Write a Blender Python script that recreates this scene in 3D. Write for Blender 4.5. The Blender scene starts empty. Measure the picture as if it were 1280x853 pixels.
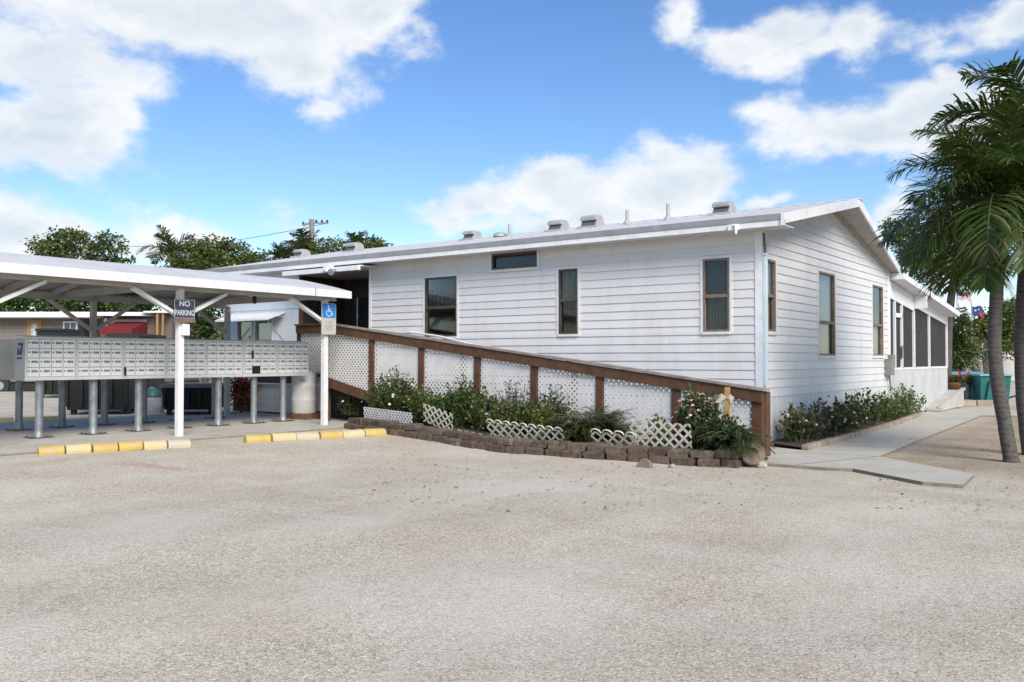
import bpy, bmesh, math, random
from mathutils import Vector, Matrix
R = math.radians
rnd = random.Random(11)
S = bpy.context.scene
COL = S.collection

# ------------------------------------------------------------------ camera model (world axes follow the white house)
FPX, PSI, HOR, CH = 1120.0, R(36.2), 450.0, 1.4
PITCH = math.atan((HOR - 426.5) / FPX)
V_ = Vector((-math.sin(PSI) * math.cos(PITCH), math.cos(PSI) * math.cos(PITCH), math.sin(PITCH)))
R_ = Vector((math.cos(PSI), math.sin(PSI), 0))
U_ = R_.cross(V_)
CAM = Vector((0, 0, CH))
FWD = Vector((-math.sin(PSI), math.cos(PSI), 0))

def ray(x, y): return V_ + R_ * ((x - 640) / FPX) - U_ * ((y - 426.5) / FPX)
def on_z(x, y, z=0.0):
    d = ray(x, y); return CAM + d * ((z - CH) / d.z)
def on_x(x, y, X):
    d = ray(x, y); return CAM + d * (X / d.x)
def on_y(x, y, Y):
    d = ray(x, y); return CAM + d * (Y / d.y)
def far(x, depth, z=0.0):                       # a ground point seen in column x, depth metres away
    p = FWD * depth + R_ * ((x - 640) / FPX * depth); return Vector((p.x, p.y, z))
def high(y, depth): return CH + (HOR - y) / FPX * depth

# ------------------------------------------------------------------ mesh builder
class MB:
    def __init__(s): s.v = []; s.f = []; s.m = []; s.sm = []
    def add(s, vs, fs, mi=0, smooth=False):
        b = len(s.v); s.v += [tuple(v) for v in vs]
        for f in fs: s.f.append([b + i for i in f]); s.m.append(mi); s.sm.append(smooth)
    def box(s, x0, x1, y0, y1, z0, z1, mi=0):
        if x0 > x1: x0, x1 = x1, x0
        if y0 > y1: y0, y1 = y1, y0
        if z0 > z1: z0, z1 = z1, z0
        s.add([(x0,y0,z0),(x1,y0,z0),(x1,y1,z0),(x0,y1,z0),(x0,y0,z1),(x1,y0,z1),(x1,y1,z1),(x0,y1,z1)],
              [(0,3,2,1),(4,5,6,7),(0,1,5,4),(1,2,6,5),(2,3,7,6),(3,0,4,7)], mi)
    def beam(s, p0, p1, w, h, up=(0,0,1), mi=0):
        p0, p1 = Vector(p0), Vector(p1); d = (p1 - p0).normalized(); u = Vector(up)
        a = d.cross(u).normalized(); b = a.cross(d).normalized()
        vs = []
        for p in (p0, p1):
            for i, j in ((-1,-1),(1,-1),(1,1),(-1,1)): vs.append(p + a * (i*w/2) + b * (j*h/2))
        s.add(vs, [(3,2,1,0),(4,5,6,7),(0,1,5,4),(1,2,6,5),(2,3,7,6),(3,0,4,7)], mi)
    def tube(s, pts, rad, n=10, mi=0, caps=True, smooth=True):
        pts = [Vector(p) for p in pts]; rings = []
        if not isinstance(rad, (list, tuple)): rad = [rad] * len(pts)
        ref = Vector((0.31, 0.87, 0.38)); 
        d0 = (pts[-1] - pts[0]).normalized()
        if abs(d0.dot(ref)) > .9: ref = Vector((1, 0, 0))
        vs = []
        for i, p in enumerate(pts):
            d = (pts[min(i+1, len(pts)-1)] - pts[max(i-1, 0)]).normalized()
            a = d.cross(ref).normalized(); b = d.cross(a)
            for k in range(n):
                t = 2*math.pi*k/n; vs.append(p + (a*math.cos(t) + b*math.sin(t))*rad[i])
        fs = []
        for i in range(len(pts)-1):
            for k in range(n): fs.append((i*n+k, i*n+(k+1)%n, (i+1)*n+(k+1)%n, (i+1)*n+k))
        s.add(vs, fs, mi, smooth)
        if caps:
            s.add(vs[:n], [tuple(range(n))], mi); s.add(vs[-n:], [tuple(range(n-1,-1,-1))], mi)
    def lathe(s, prof, c=(0,0,0), n=24, mi=0, smooth=True):
        vs = []; c = Vector(c)
        for r, z in prof:
            for k in range(n): t = 2*math.pi*k/n; vs.append(c + Vector((r*math.cos(t), r*math.sin(t), z)))
        fs = []
        for i in range(len(prof)-1):
            for k in range(n): fs.append((i*n+k, i*n+(k+1)%n, (i+1)*n+(k+1)%n, (i+1)*n+k))
        s.add(vs, fs, mi, smooth)
        s.add(vs[:n], [tuple(range(n-1,-1,-1))], mi); s.add(vs[-n:], [tuple(range(n))], mi)
    def prism(s, poly, ext, mi=0):              # poly: list of 3D points (planar), ext: extrusion vector
        n = len(poly); e = Vector(ext); p = [Vector(q) for q in poly]
        vs = p + [q + e for q in p]
        s.add(vs, [tuple(range(n-1,-1,-1)), tuple(range(n, 2*n))] + [(i,(i+1)%n,n+(i+1)%n,n+i) for i in range(n)], mi)

ROOTLOC = {}
def root_of(o):
    while o.parent: o = o.parent
    return o
def obj(name, mb, m, parent=None, local=False, bevel=0.0, fix=True):
    me = bpy.data.meshes.new(name)
    vs = mb.v
    if parent is not None and not local:
        L = root_of(parent).location; vs = [(a-L.x, b-L.y, c-L.z) for a, b, c in vs]
    me.from_pydata(vs, [], mb.f)
    ms = m if isinstance(m, (list, tuple)) else [m]
    for q in ms: me.materials.append(q)
    me.polygons.foreach_set('material_index', mb.m); me.polygons.foreach_set('use_smooth', mb.sm)
    if fix or bevel:
        bm = bmesh.new(); bm.from_mesh(me)
        if fix: bmesh.ops.recalc_face_normals(bm, faces=bm.faces)
        if bevel:
            ed = [e for e in bm.edges if len(e.link_faces) == 2 and e.calc_face_angle(0) > 0.6]
            bmesh.ops.bevel(bm, geom=ed, offset=bevel, segments=2, affect='EDGES', profile=0.6)
        bm.to_mesh(me); bm.free()
    me.update()
    o = bpy.data.objects.new(name, me); COL.objects.link(o)
    if parent: o.parent = parent
    return o
def tag(o, label=None, cat=None, group=None, kind=None):
    if label: o['label'] = label
    if cat: o['category'] = cat
    if group: o['group'] = group
    if kind: o['kind'] = kind
    return o
def thing(name, label, cat, loc=(0,0,0), rz=0, group=None):
    o = bpy.data.objects.new(name, None); COL.objects.link(o); o.empty_display_size = .2
    o.location = loc; o.rotation_euler = (0, 0, rz)
    return tag(o, label, cat, group)
def struct(name, mb, m, **k): return tag(obj(name, mb, m, **k), kind='structure')
def dup(o, parent=None):
    c = o.copy(); COL.objects.link(c)
    if parent is not None: c.parent = parent
    for ch in list(o.children): dup(ch, c)
    return c

# ------------------------------------------------------------------ materials
def newmat(name):
    m = bpy.data.materials.new(name); m.use_nodes = True; nt = m.node_tree
    return m, nt, nt.nodes['Principled BSDF']
def N(nt, t, **k):
    n = nt.nodes.new(t)
    for a, b in k.items(): setattr(n, a, b)
    return n
def noise(nt, scale, detail=4, vec=None, stretch=None, rough=.55):
    g = N(nt, 'ShaderNodeNewGeometry').outputs['Position'] if vec is None else vec
    if stretch:
        mp = N(nt, 'ShaderNodeMapping'); mp.inputs['Scale'].default_value = stretch
        nt.links.new(g, mp.inputs['Vector']); g = mp.outputs['Vector']
    n = N(nt, 'ShaderNodeTexNoise'); n.inputs['Scale'].default_value = scale
    n.inputs['Detail'].default_value = detail; n.inputs['Roughness'].default_value = rough
    nt.links.new(g, n.inputs['Vector']); return n.outputs['Fac']
def ramp(nt, src, stops):
    r = N(nt, 'ShaderNodeValToRGB'); e = r.color_ramp.elements
    while len(e) < len(stops): e.new(.5)
    for i, (p, c) in enumerate(stops):
        e[i].position = p; e[i].color = (c, c, c, 1) if isinstance(c, (int, float)) else (*c, 1)
    nt.links.new(src, r.inputs['Fac']); return r.outputs['Color']
def mix(nt, fac, a, b, mode='MIX'):
    x = N(nt, 'ShaderNodeMix', data_type='RGBA', blend_type=mode)
    for s, val in ((x.inputs[0], fac), (x.inputs[6], a), (x.inputs[7], b)):
        if isinstance(val, (int, float)): s.default_value = val
        elif isinstance(val, tuple): s.default_value = (*val, 1)
        else: nt.links.new(val, s)
    return x.outputs[2]
def bump(nt, b, h, strength=.3, dist=.01):
    n = N(nt, 'ShaderNodeBump'); n.inputs['Strength'].default_value = strength; n.inputs['Distance'].default_value = dist
    nt.links.new(h, n.inputs['Height']); nt.links.new(n.outputs['Normal'], b.inputs['Normal'])

def pmat(name, c, c2=None, scale=6, rough=.6, metal=0, bs=.0, bscale=60, bdist=.005, dirt=None, dirtamt=.4, dscale=3, dstretch=None, spec=.4):
    m, nt, b = newmat(name)
    c2 = c2 or tuple(x*.85 for x in c)
    col = mix(nt, ramp(nt, noise(nt, scale, 5), [(.35, 0.), (.68, 1.)]), c, c2)
    if dirt:
        d = ramp(nt, noise(nt, dscale, 7, stretch=dstretch, rough=.65), [(.5, 0.), (.75, dirtamt)])
        col = mix(nt, d, col, dirt)
    nt.links.new(col, b.inputs['Base Color'])
    b.inputs['Roughness'].default_value = rough; b.inputs['Metallic'].default_value = metal
    b.inputs['Specular IOR Level'].default_value = spec
    if bs: bump(nt, b, noise(nt, bscale, 4), bs, bdist)
    return m

def leafmat(name, c, c2, trans=.25, rough=.45):
    m, nt, b = newmat(name)
    ri = N(nt, 'ShaderNodeNewGeometry').outputs['Random Per Island']
    col = mix(nt, ri, c, c2)
    nt.links.new(col, b.inputs['Base Color']); b.inputs['Roughness'].default_value = rough
    b.inputs['Specular IOR Level'].default_value = .35
    t = N(nt, 'ShaderNodeBsdfTranslucent'); 
    nt.links.new(mix(nt, .5, col, (c2[0]*1.3, c2[1]*1.4, c2[2]*.6)), t.inputs['Color'])
    ms = N(nt, 'ShaderNodeMixShader'); ms.inputs[0].default_value = trans
    nt.links.new(b.outputs[0], ms.inputs[1]); nt.links.new(t.outputs[0], ms.inputs[2])
    nt.links.new(ms.outputs[0], nt.nodes['Material Output'].inputs['Surface']); return m

def glassmat(name, tint=(.25,.27,.29), refl=.25):
    m, nt, b = newmat(name); nt.nodes.remove(b)
    tr = N(nt, 'ShaderNodeBsdfTransparent'); tr.inputs[0].default_value = (*tint, 1)
    gl = N(nt, 'ShaderNodeBsdfGlossy'); gl.inputs['Color'].default_value = (.85,.9,.95,1); gl.inputs['Roughness'].default_value = .06
    bn = N(nt, 'ShaderNodeBump'); bn.inputs['Strength'].default_value = .08; bn.inputs['Distance'].default_value = .02
    nt.links.new(noise(nt, 3, 2), bn.inputs['Height']); nt.links.new(bn.outputs[0], gl.inputs['Normal'])
    fr = N(nt, 'ShaderNodeFresnel'); fr.inputs[0].default_value = 1.5
    mm = N(nt, 'ShaderNodeMath', operation='MULTIPLY_ADD'); nt.links.new(fr.outputs[0], mm.inputs[0]); mm.inputs[1].default_value = .45; mm.inputs[2].default_value = refl*.2
    ms = N(nt, 'ShaderNodeMixShader'); nt.links.new(mm.outputs[0], ms.inputs[0]); nt.links.new(tr.outputs[0], ms.inputs[1]); nt.links.new(gl.outputs[0], ms.inputs[2])
    nt.links.new(ms.outputs[0], nt.nodes['Material Output'].inputs['Surface']); return m

M = {}
def sidingmat():
    m, nt, b = newmat('vinyl_siding'); L = nt.links
    ri = N(nt, 'ShaderNodeNewGeometry').outputs['Random Per Island']
    c = mix(nt, ri, (.615,.612,.612), (.675,.672,.670))
    c = mix(nt, ramp(nt, noise(nt, 1.4, 7, stretch=(2.4,2.4,.4), rough=.65), [(.48, 0.), (.76, .34)]), c, (.40,.38,.35))
    c = mix(nt, ramp(nt, noise(nt, 9, 6, rough=.7), [(.55, 0.), (.8, .22)]), c, (.42,.40,.37))
    L.new(c, b.inputs['Base Color']); b.inputs['Roughness'].default_value = .5
    bump(nt, b, noise(nt, 1.6, 4, stretch=(1,1,3)), .25, .03); return m
M['siding'] = sidingmat()
def skirtmat():
    m, nt, b = newmat('white_skirting'); L = nt.links
    ri = N(nt, 'ShaderNodeNewGeometry').outputs['Random Per Island']
    c = mix(nt, ri, (.62,.625,.635), (.69,.69,.69))
    g = N(nt, 'ShaderNodeNewGeometry').outputs['Position']; sp_ = N(nt, 'ShaderNodeSeparateXYZ'); L.new(g, sp_.inputs[0])
    q = N(nt, 'ShaderNodeMapRange'); L.new(sp_.outputs['Z'], q.inputs[0]); q.inputs[1].default_value = .42; q.inputs[2].default_value = .05
    mu = N(nt, 'ShaderNodeMath', operation='MULTIPLY'); L.new(q.outputs[0], mu.inputs[0]); L.new(ramp(nt, noise(nt, 5, 6, rough=.7), [(.4, .0), (.7, .8)]), mu.inputs[1])
    c = mix(nt, mu.outputs[0], c, (.34,.29,.22))
    L.new(c, b.inputs['Base Color']); b.inputs['Roughness'].default_value = .5; return m
M['skirt'] = skirtmat()
M['trim'] = pmat('white_trim', (.74,.745,.76), (.68,.68,.69), 5, .45, dirt=(.4,.37,.33), dirtamt=.25, dscale=5)
M['panel'] = pmat('smooth_wall_panel', (.60,.64,.70), (.56,.60,.66), 2, .5, dirt=(.4,.4,.4), dirtamt=.2, dscale=2, dstretch=(3,3,.4))
M['gutter'] = pmat('grey_metal_edge', (.36,.37,.38), (.29,.30,.31), 3, .5, .2, dirt=(.2,.18,.16), dirtamt=.4, dscale=5)
M['bronze'] = pmat('bronze_frame', (.075,.058,.048), (.11,.09,.075), 9, .5, .3)
M['bronze2'] = pmat('weathered_wood_frame', (.15,.11,.088), (.23,.185,.155), 14, .6)
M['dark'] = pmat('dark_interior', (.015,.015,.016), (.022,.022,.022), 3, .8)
M['curtain'] = pmat('curtain', (.085,.09,.09), (.035,.04,.043), 2.5, .9, dirt=(.05,.06,.05), dirtamt=.5, dscale=7, dstretch=(3,3,.25))
M['blind'] = pmat('pale_blind', (.66,.65,.63), (.58,.57,.55), 3, .9)
M['greencurt'] = pmat('green_curtain', (.20,.19,.11), (.12,.12,.08), 6, .9)
M['glass'] = glassmat('window_glass', (.85,.855,.86), .1)
M['screen'] = pmat('insect_screen', (.046,.046,.047), (.058,.057,.057), 1.2, .9, spec=.08)
M['porchbrown'] = pmat('dark_porch_panel', (.035,.032,.03), (.05,.046,.042), 3, .7)
M['brown'] = pmat('stained_wood', (.118,.056,.029), (.076,.037,.020), 7, .7, dirt=(.035,.024,.018), dirtamt=.65, dscale=9, bs=.25, bscale=40)
M['greywood'] = pmat('weathered_board', (.30,.26,.23), (.20,.17,.15), 6, .8, dirt=(.1,.08,.07), dirtamt=.5, dscale=8, bs=.2)
M['lattice'] = pmat('lattice_white', (.69,.685,.675), (.61,.605,.595), 5, .5, dirt=(.4,.38,.34), dirtamt=.25, dscale=4)
M['oldlattice'] = pmat('old_cream_lattice', (.60,.575,.50), (.48,.45,.38), 9, .6, dirt=(.25,.21,.15), dirtamt=.5, dscale=9)
M['shroof'] = pmat('shelter_roof_sheet', (.64,.63,.61), (.56,.55,.53), 1.3, .55, dirt=(.30,.27,.25), dirtamt=.35, dscale=4, bs=.15, bscale=8)
M['shpaint'] = pmat('shelter_white_paint', (.74,.74,.74), (.66,.655,.64), 5, .5, dirt=(.35,.32,.28), dirtamt=.3, dscale=6)
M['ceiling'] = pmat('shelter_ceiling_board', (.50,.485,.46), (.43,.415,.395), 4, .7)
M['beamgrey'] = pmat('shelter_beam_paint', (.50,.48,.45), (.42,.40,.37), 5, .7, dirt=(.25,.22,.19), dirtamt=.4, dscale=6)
M['mail'] = pmat('mailbox_metal', (.66,.675,.66), (.60,.615,.605), 5, .42, 0, dirt=(.32,.31,.29), dirtamt=.25, dscale=6)
M['maildoor'] = pmat('mailbox_door_metal', (.80,.81,.79), (.75,.76,.74), 3, .4, 0, dirt=(.35,.34,.31), dirtamt=.25, dscale=8)
M['mailside'] = pmat('mailbox_end_metal', (.44,.44,.44), (.39,.39,.40), 5, .5, .2)
M['pedestal'] = pmat('pedestal_galvanised', (.30,.32,.335), (.20,.215,.23), 8, .5, .35, dirt=(.12,.12,.12), dirtamt=.5, dscale=12)
M['plate'] = pmat('rusty_base_plate', (.13,.105,.09), (.07,.06,.055), 15, .7, .2)
M['black'] = pmat('black_mark', (.03,.03,.035), None, 5, .6)
M['seam'] = pmat('door_gap', (.36,.37,.36), None, 5, .8)
M['concrete'] = pmat('shelter_concrete', (.50,.47,.41), (.42,.395,.345), 1.2, .85, dirt=(.24,.22,.20), dirtamt=.5, dscale=2.5, bs=.25, bscale=70)
M['path'] = pmat('path_concrete', (.50,.475,.40), (.44,.42,.355), 1.5, .85, dirt=(.28,.26,.22), dirtamt=.4, dscale=2.5, bs=.25, bscale=70)
M['edge'] = pmat('path_edge', (.26,.23,.18), (.16,.14,.11), 7, .9, bs=.3)
M['soil'] = pmat('garden_soil', (.055,.042,.032), (.10,.08,.06), 14, .95, bs=.7, bscale=40, bdist=.03)
M['yellow'] = pmat('yellow_paint', (.54,.38,.10), (.45,.32,.11), 6, .7, dirt=(.44,.40,.30), dirtamt=.8, dscale=9, bs=.3)
M['paleyellow'] = pmat('faded_yellow_paint', (.58,.46,.22), (.50,.42,.26), 7, .8, dirt=(.5,.46,.38), dirtamt=.8, dscale=9, bs=.3)
M['bareblock'] = pmat('bare_concrete_block', (.50,.44,.30), (.44,.41,.34), 6, .85, dirt=(.55,.42,.16), dirtamt=.6, dscale=5, bs=.3)
M['barrel'] = pmat('white_plastic', (.66,.65,.62), (.58,.57,.54), 3, .45, dirt=(.35,.32,.27), dirtamt=.35, dscale=5, dstretch=(2,2,.5))
M['redbrick'] = pmat('brown_brick', (.20,.10,.06), (.13,.075,.05), 9, .9, bs=.4)
M['ventdark'] = pmat('vent_opening_shade', (.11,.11,.115), None, 5, .7)
M['wintrim'] = pmat('window_trim', (.70,.695,.685), (.64,.635,.625), 5, .5, dirt=(.4,.37,.33), dirtamt=.25, dscale=5)
M['pole'] = pmat('utility_pole_wood', (.26,.25,.23), (.18,.17,.15), 9, .85)
M['metal'] = pmat('grey_metal', (.45,.46,.47), (.38,.39,.4), 8, .4, .6)
M['bark'] = pmat('tree_bark', (.10,.08,.06), (.06,.05,.04), 9, .9, bs=.5, bscale=25, bdist=.02)
M['stem'] = pmat('plant_stem', (.09,.085,.035), (.13,.09,.05), 14, .8)
M['blue'] = pmat('sign_blue', (.02,.18,.52), (.03,.20,.55), 4, .45)
M['signwhite'] = pmat('sign_grey_white', (.48,.46,.43), (.40,.385,.36), 8, .6, dirt=(.3,.28,.25), dirtamt=.4, dscale=14)
M['signblack'] = pmat('sign_black', (.028,.03,.038), (.05,.05,.06), 10, .5)
M['silver'] = pmat('sign_silver_letter', (.46,.49,.56), (.38,.41,.47), 20, .5)
M['rust'] = pmat('rusty_strip', (.20,.12,.09), (.13,.09,.075), 15, .8)
M['paleblue'] = pmat('symbol_white', (.55,.68,.82), None, 9, .6)
M['navy'] = pmat('emblem_blue', (.012,.04,.17), None, 9, .5)
M['teal'] = pmat('teal_plastic', (.012,.145,.135), (.015,.115,.11), 4, .5, dirt=(.02,.10,.10), dirtamt=.4, dscale=5)
M['tealrim'] = pmat('teal_rim', (.16,.40,.36), (.12,.33,.3), 5, .5)
M['terra'] = pmat('terracotta', (.26,.12,.055), (.20,.085,.04), 6, .8)
M['potgrey'] = pmat('pale_pot', (.30,.31,.29), (.24,.25,.23), 6, .8)
M['dumpster'] = pmat('dark_green_steel', (.006,.009,.008), (.010,.012,.011), 4, .6, dirt=(.02,.018,.015), dirtamt=.3, dscale=6)
M['binlid'] = pmat('grey_bin_lid', (.17,.18,.19), (.13,.14,.15), 5, .6)
M['tan'] = pmat('tan_siding', (.19,.165,.14), (.155,.135,.115), 3, .7)
M['tanbrown'] = pmat('brown_siding', (.145,.115,.095), (.11,.09,.075), 3, .7)
M['orangewood'] = pmat('orange_wood_trim', (.36,.20,.075), (.28,.15,.06), 8, .7)
M['whiteroof'] = pmat('white_roof_edge', (.78,.78,.78), (.7,.7,.7), 2, .5)
M['red'] = pmat('red_canvas', (.17,.014,.017), (.13,.011,.014), 5, .8)
M['redflower'] = pmat('red_petal', (.62,.05,.035), (.5,.03,.03), 9, .6)
M['pink'] = pmat('pink_petal', (.60,.22,.36), (.70,.40,.50), 9, .6)
M['palepink'] = pmat('pale_petal', (.66,.52,.56), (.62,.38,.44), 9, .6)
M['magenta'] = pmat('magenta_petal', (.52,.10,.42), (.6,.2,.5), 9, .6)
M['gold'] = pmat('pale_gold_wood', (.42,.27,.10), (.32,.19,.07), 12, .6)
M['bowwhite'] = pmat('cream_ribbon', (.66,.58,.48), (.58,.48,.38), 10, .7)
M['flagred'] = pmat('flag_red', (.42,.04,.05), None, 5, .8)
M['flagwhite'] = pmat('flag_white', (.70,.70,.72), None, 5, .8)
M['flagblue'] = pmat('flag_blue', (.03,.045,.20), None, 5, .8)
M['flagblack'] = pmat('flag_black', (.03,.035,.05), None, 5, .8)
M['cream'] = pmat('pale_house_wall', (.52,.50,.47), (.46,.44,.41), 2, .7)
M['bluepaint'] = pmat('blue_paint', (.12,.23,.38), (.10,.2,.33), 4, .5)
M['stone'] = pmat('pale_stone', (.40,.37,.31), (.28,.25,.21), 8, .9, bs=.5, bscale=30)
M['greystone'] = pmat('round_grey_stone', (.22,.17,.13), (.15,.12,.095), 8, .9, bs=.4, bscale=40)

M['l_green'] = leafmat('leaf_green', (.038,.078,.018), (.085,.135,.030))
M['l_dark'] = leafmat('leaf_dark', (.018,.040,.014), (.040,.075,.022))
M['l_yellow'] = leafmat('leaf_yellow_green', (.11,.15,.03), (.17,.19,.045))
M['l_fern'] = leafmat('fern_green', (.030,.065,.020), (.065,.115,.032))
M['l_red'] = leafmat('leaf_bronze', (.075,.045,.035), (.10,.075,.045))
M['l_purple'] = leafmat('leaf_purple_grey', (.06,.055,.06), (.10,.10,.10))
M['l_pinkish'] = leafmat('leaf_pink_tip', (.26,.15,.14), (.16,.13,.08))
M['l_tree'] = leafmat('tree_leaf', (.055,.090,.018), (.130,.175,.036))
M['l_tree2'] = leafmat('tree_leaf_olive', (.09,.11,.022), (.165,.18,.042))
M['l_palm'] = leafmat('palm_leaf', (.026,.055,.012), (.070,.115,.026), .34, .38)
M['l_palm2'] = leafmat('palm_leaf_yellowish', (.06,.085,.028), (.12,.13,.045), .25, .45)  # paler, yellower leaf tone mixed in at random
M['l_dry'] = leafmat('palm_leaf_dry', (.16,.13,.06), (.24,.18,.09), .2, .6)

def trunkmat():
    m, nt, b = newmat('palm_trunk')
    g = N(nt, 'ShaderNodeNewGeometry').outputs['Position']
    w = N(nt, 'ShaderNodeTexWave', wave_type='BANDS', bands_direction='Z'); w.inputs['Scale'].default_value = 4.2
    w.inputs['Distortion'].default_value = 6; w.inputs['Detail'].default_value = 3; w.inputs['Detail Scale'].default_value = 2
    nt.links.new(g, w.inputs['Vector'])
    c = mix(nt, ramp(nt, w.outputs['Fac'], [(.0, 0.), (.35, 1.)]), (.055,.048,.042), (.085,.076,.068))
    c = mix(nt, ramp(nt, noise(nt, 9, 6), [(.48, 0.), (.75, .6)]), c, (.15,.135,.12))
    nt.links.new(c, b.inputs['Base Color']); b.inputs['Roughness'].default_value = .85
    bump(nt, b, w.outputs['Fac'], .22, .012); return m
M['trunk'] = trunkmat()

def blockmat():
    m, nt, b = newmat('retaining_block')
    ri = N(nt, 'ShaderNodeNewGeometry').outputs['Random Per Island']
    c = ramp(nt, ri, [(0., (.085,.056,.040)), (.3, (.13,.078,.055)), (.55, (.065,.052,.040)), (.8, (.15,.11,.078)), (1., (.10,.080,.062))])
    c = mix(nt, ramp(nt, noise(nt, 14, 6), [(.45, 0.), (.72, .8)]), c, (.04,.035,.026))
    c = mix(nt, ramp(nt, noise(nt, 6, 6), [(.52, 0.), (.72, .6)]), c, (.21,.185,.135))
    nt.links.new(c, b.inputs['Base Color']); b.inputs['Roughness'].default_value = .95
    bump(nt, b, noise(nt, 45, 5), .7, .02); return m
M['block'] = blockmat()

def edgebrickmat():
    m, nt, b = newmat('edging_brick')
    ri = N(nt, 'ShaderNodeNewGeometry').outputs['Random Per Island']
    c = mix(nt, ri, (.27,.205,.15), (.38,.31,.24))
    c = mix(nt, ramp(nt, noise(nt, 18, 6), [(.45, 0.), (.72, .7)]), c, (.18,.14,.10))
    nt.links.new(c, b.inputs['Base Color']); b.inputs['Roughness'].default_value = .95
    bump(nt, b, noise(nt, 50, 5), .5, .01); return m
M['edgebrick'] = edgebrickmat()

def roofmat():
    m, nt, b = newmat('speckled_white_roof')
    v = N(nt, 'ShaderNodeTexVoronoi'); v.inputs['Scale'].default_value = 7
    nt.links.new(N(nt, 'ShaderNodeNewGeometry').outputs['Position'], v.inputs['Vector'])
    c = mix(nt, ramp(nt, noise(nt, 9, 7, rough=.7), [(.45, 0.), (.62, .55)]), (.60,.595,.58), (.36,.34,.32))
    c = mix(nt, ramp(nt, v.outputs['Distance'], [(.0, .85), (.17, 0.)]), c, (.10,.09,.085))
    nt.links.new(c, b.inputs['Base Color']); b.inputs['Roughness'].default_value = .6
    bump(nt, b, noise(nt, 20, 4), .3, .02); return m
M['roof'] = roofmat()

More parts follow.
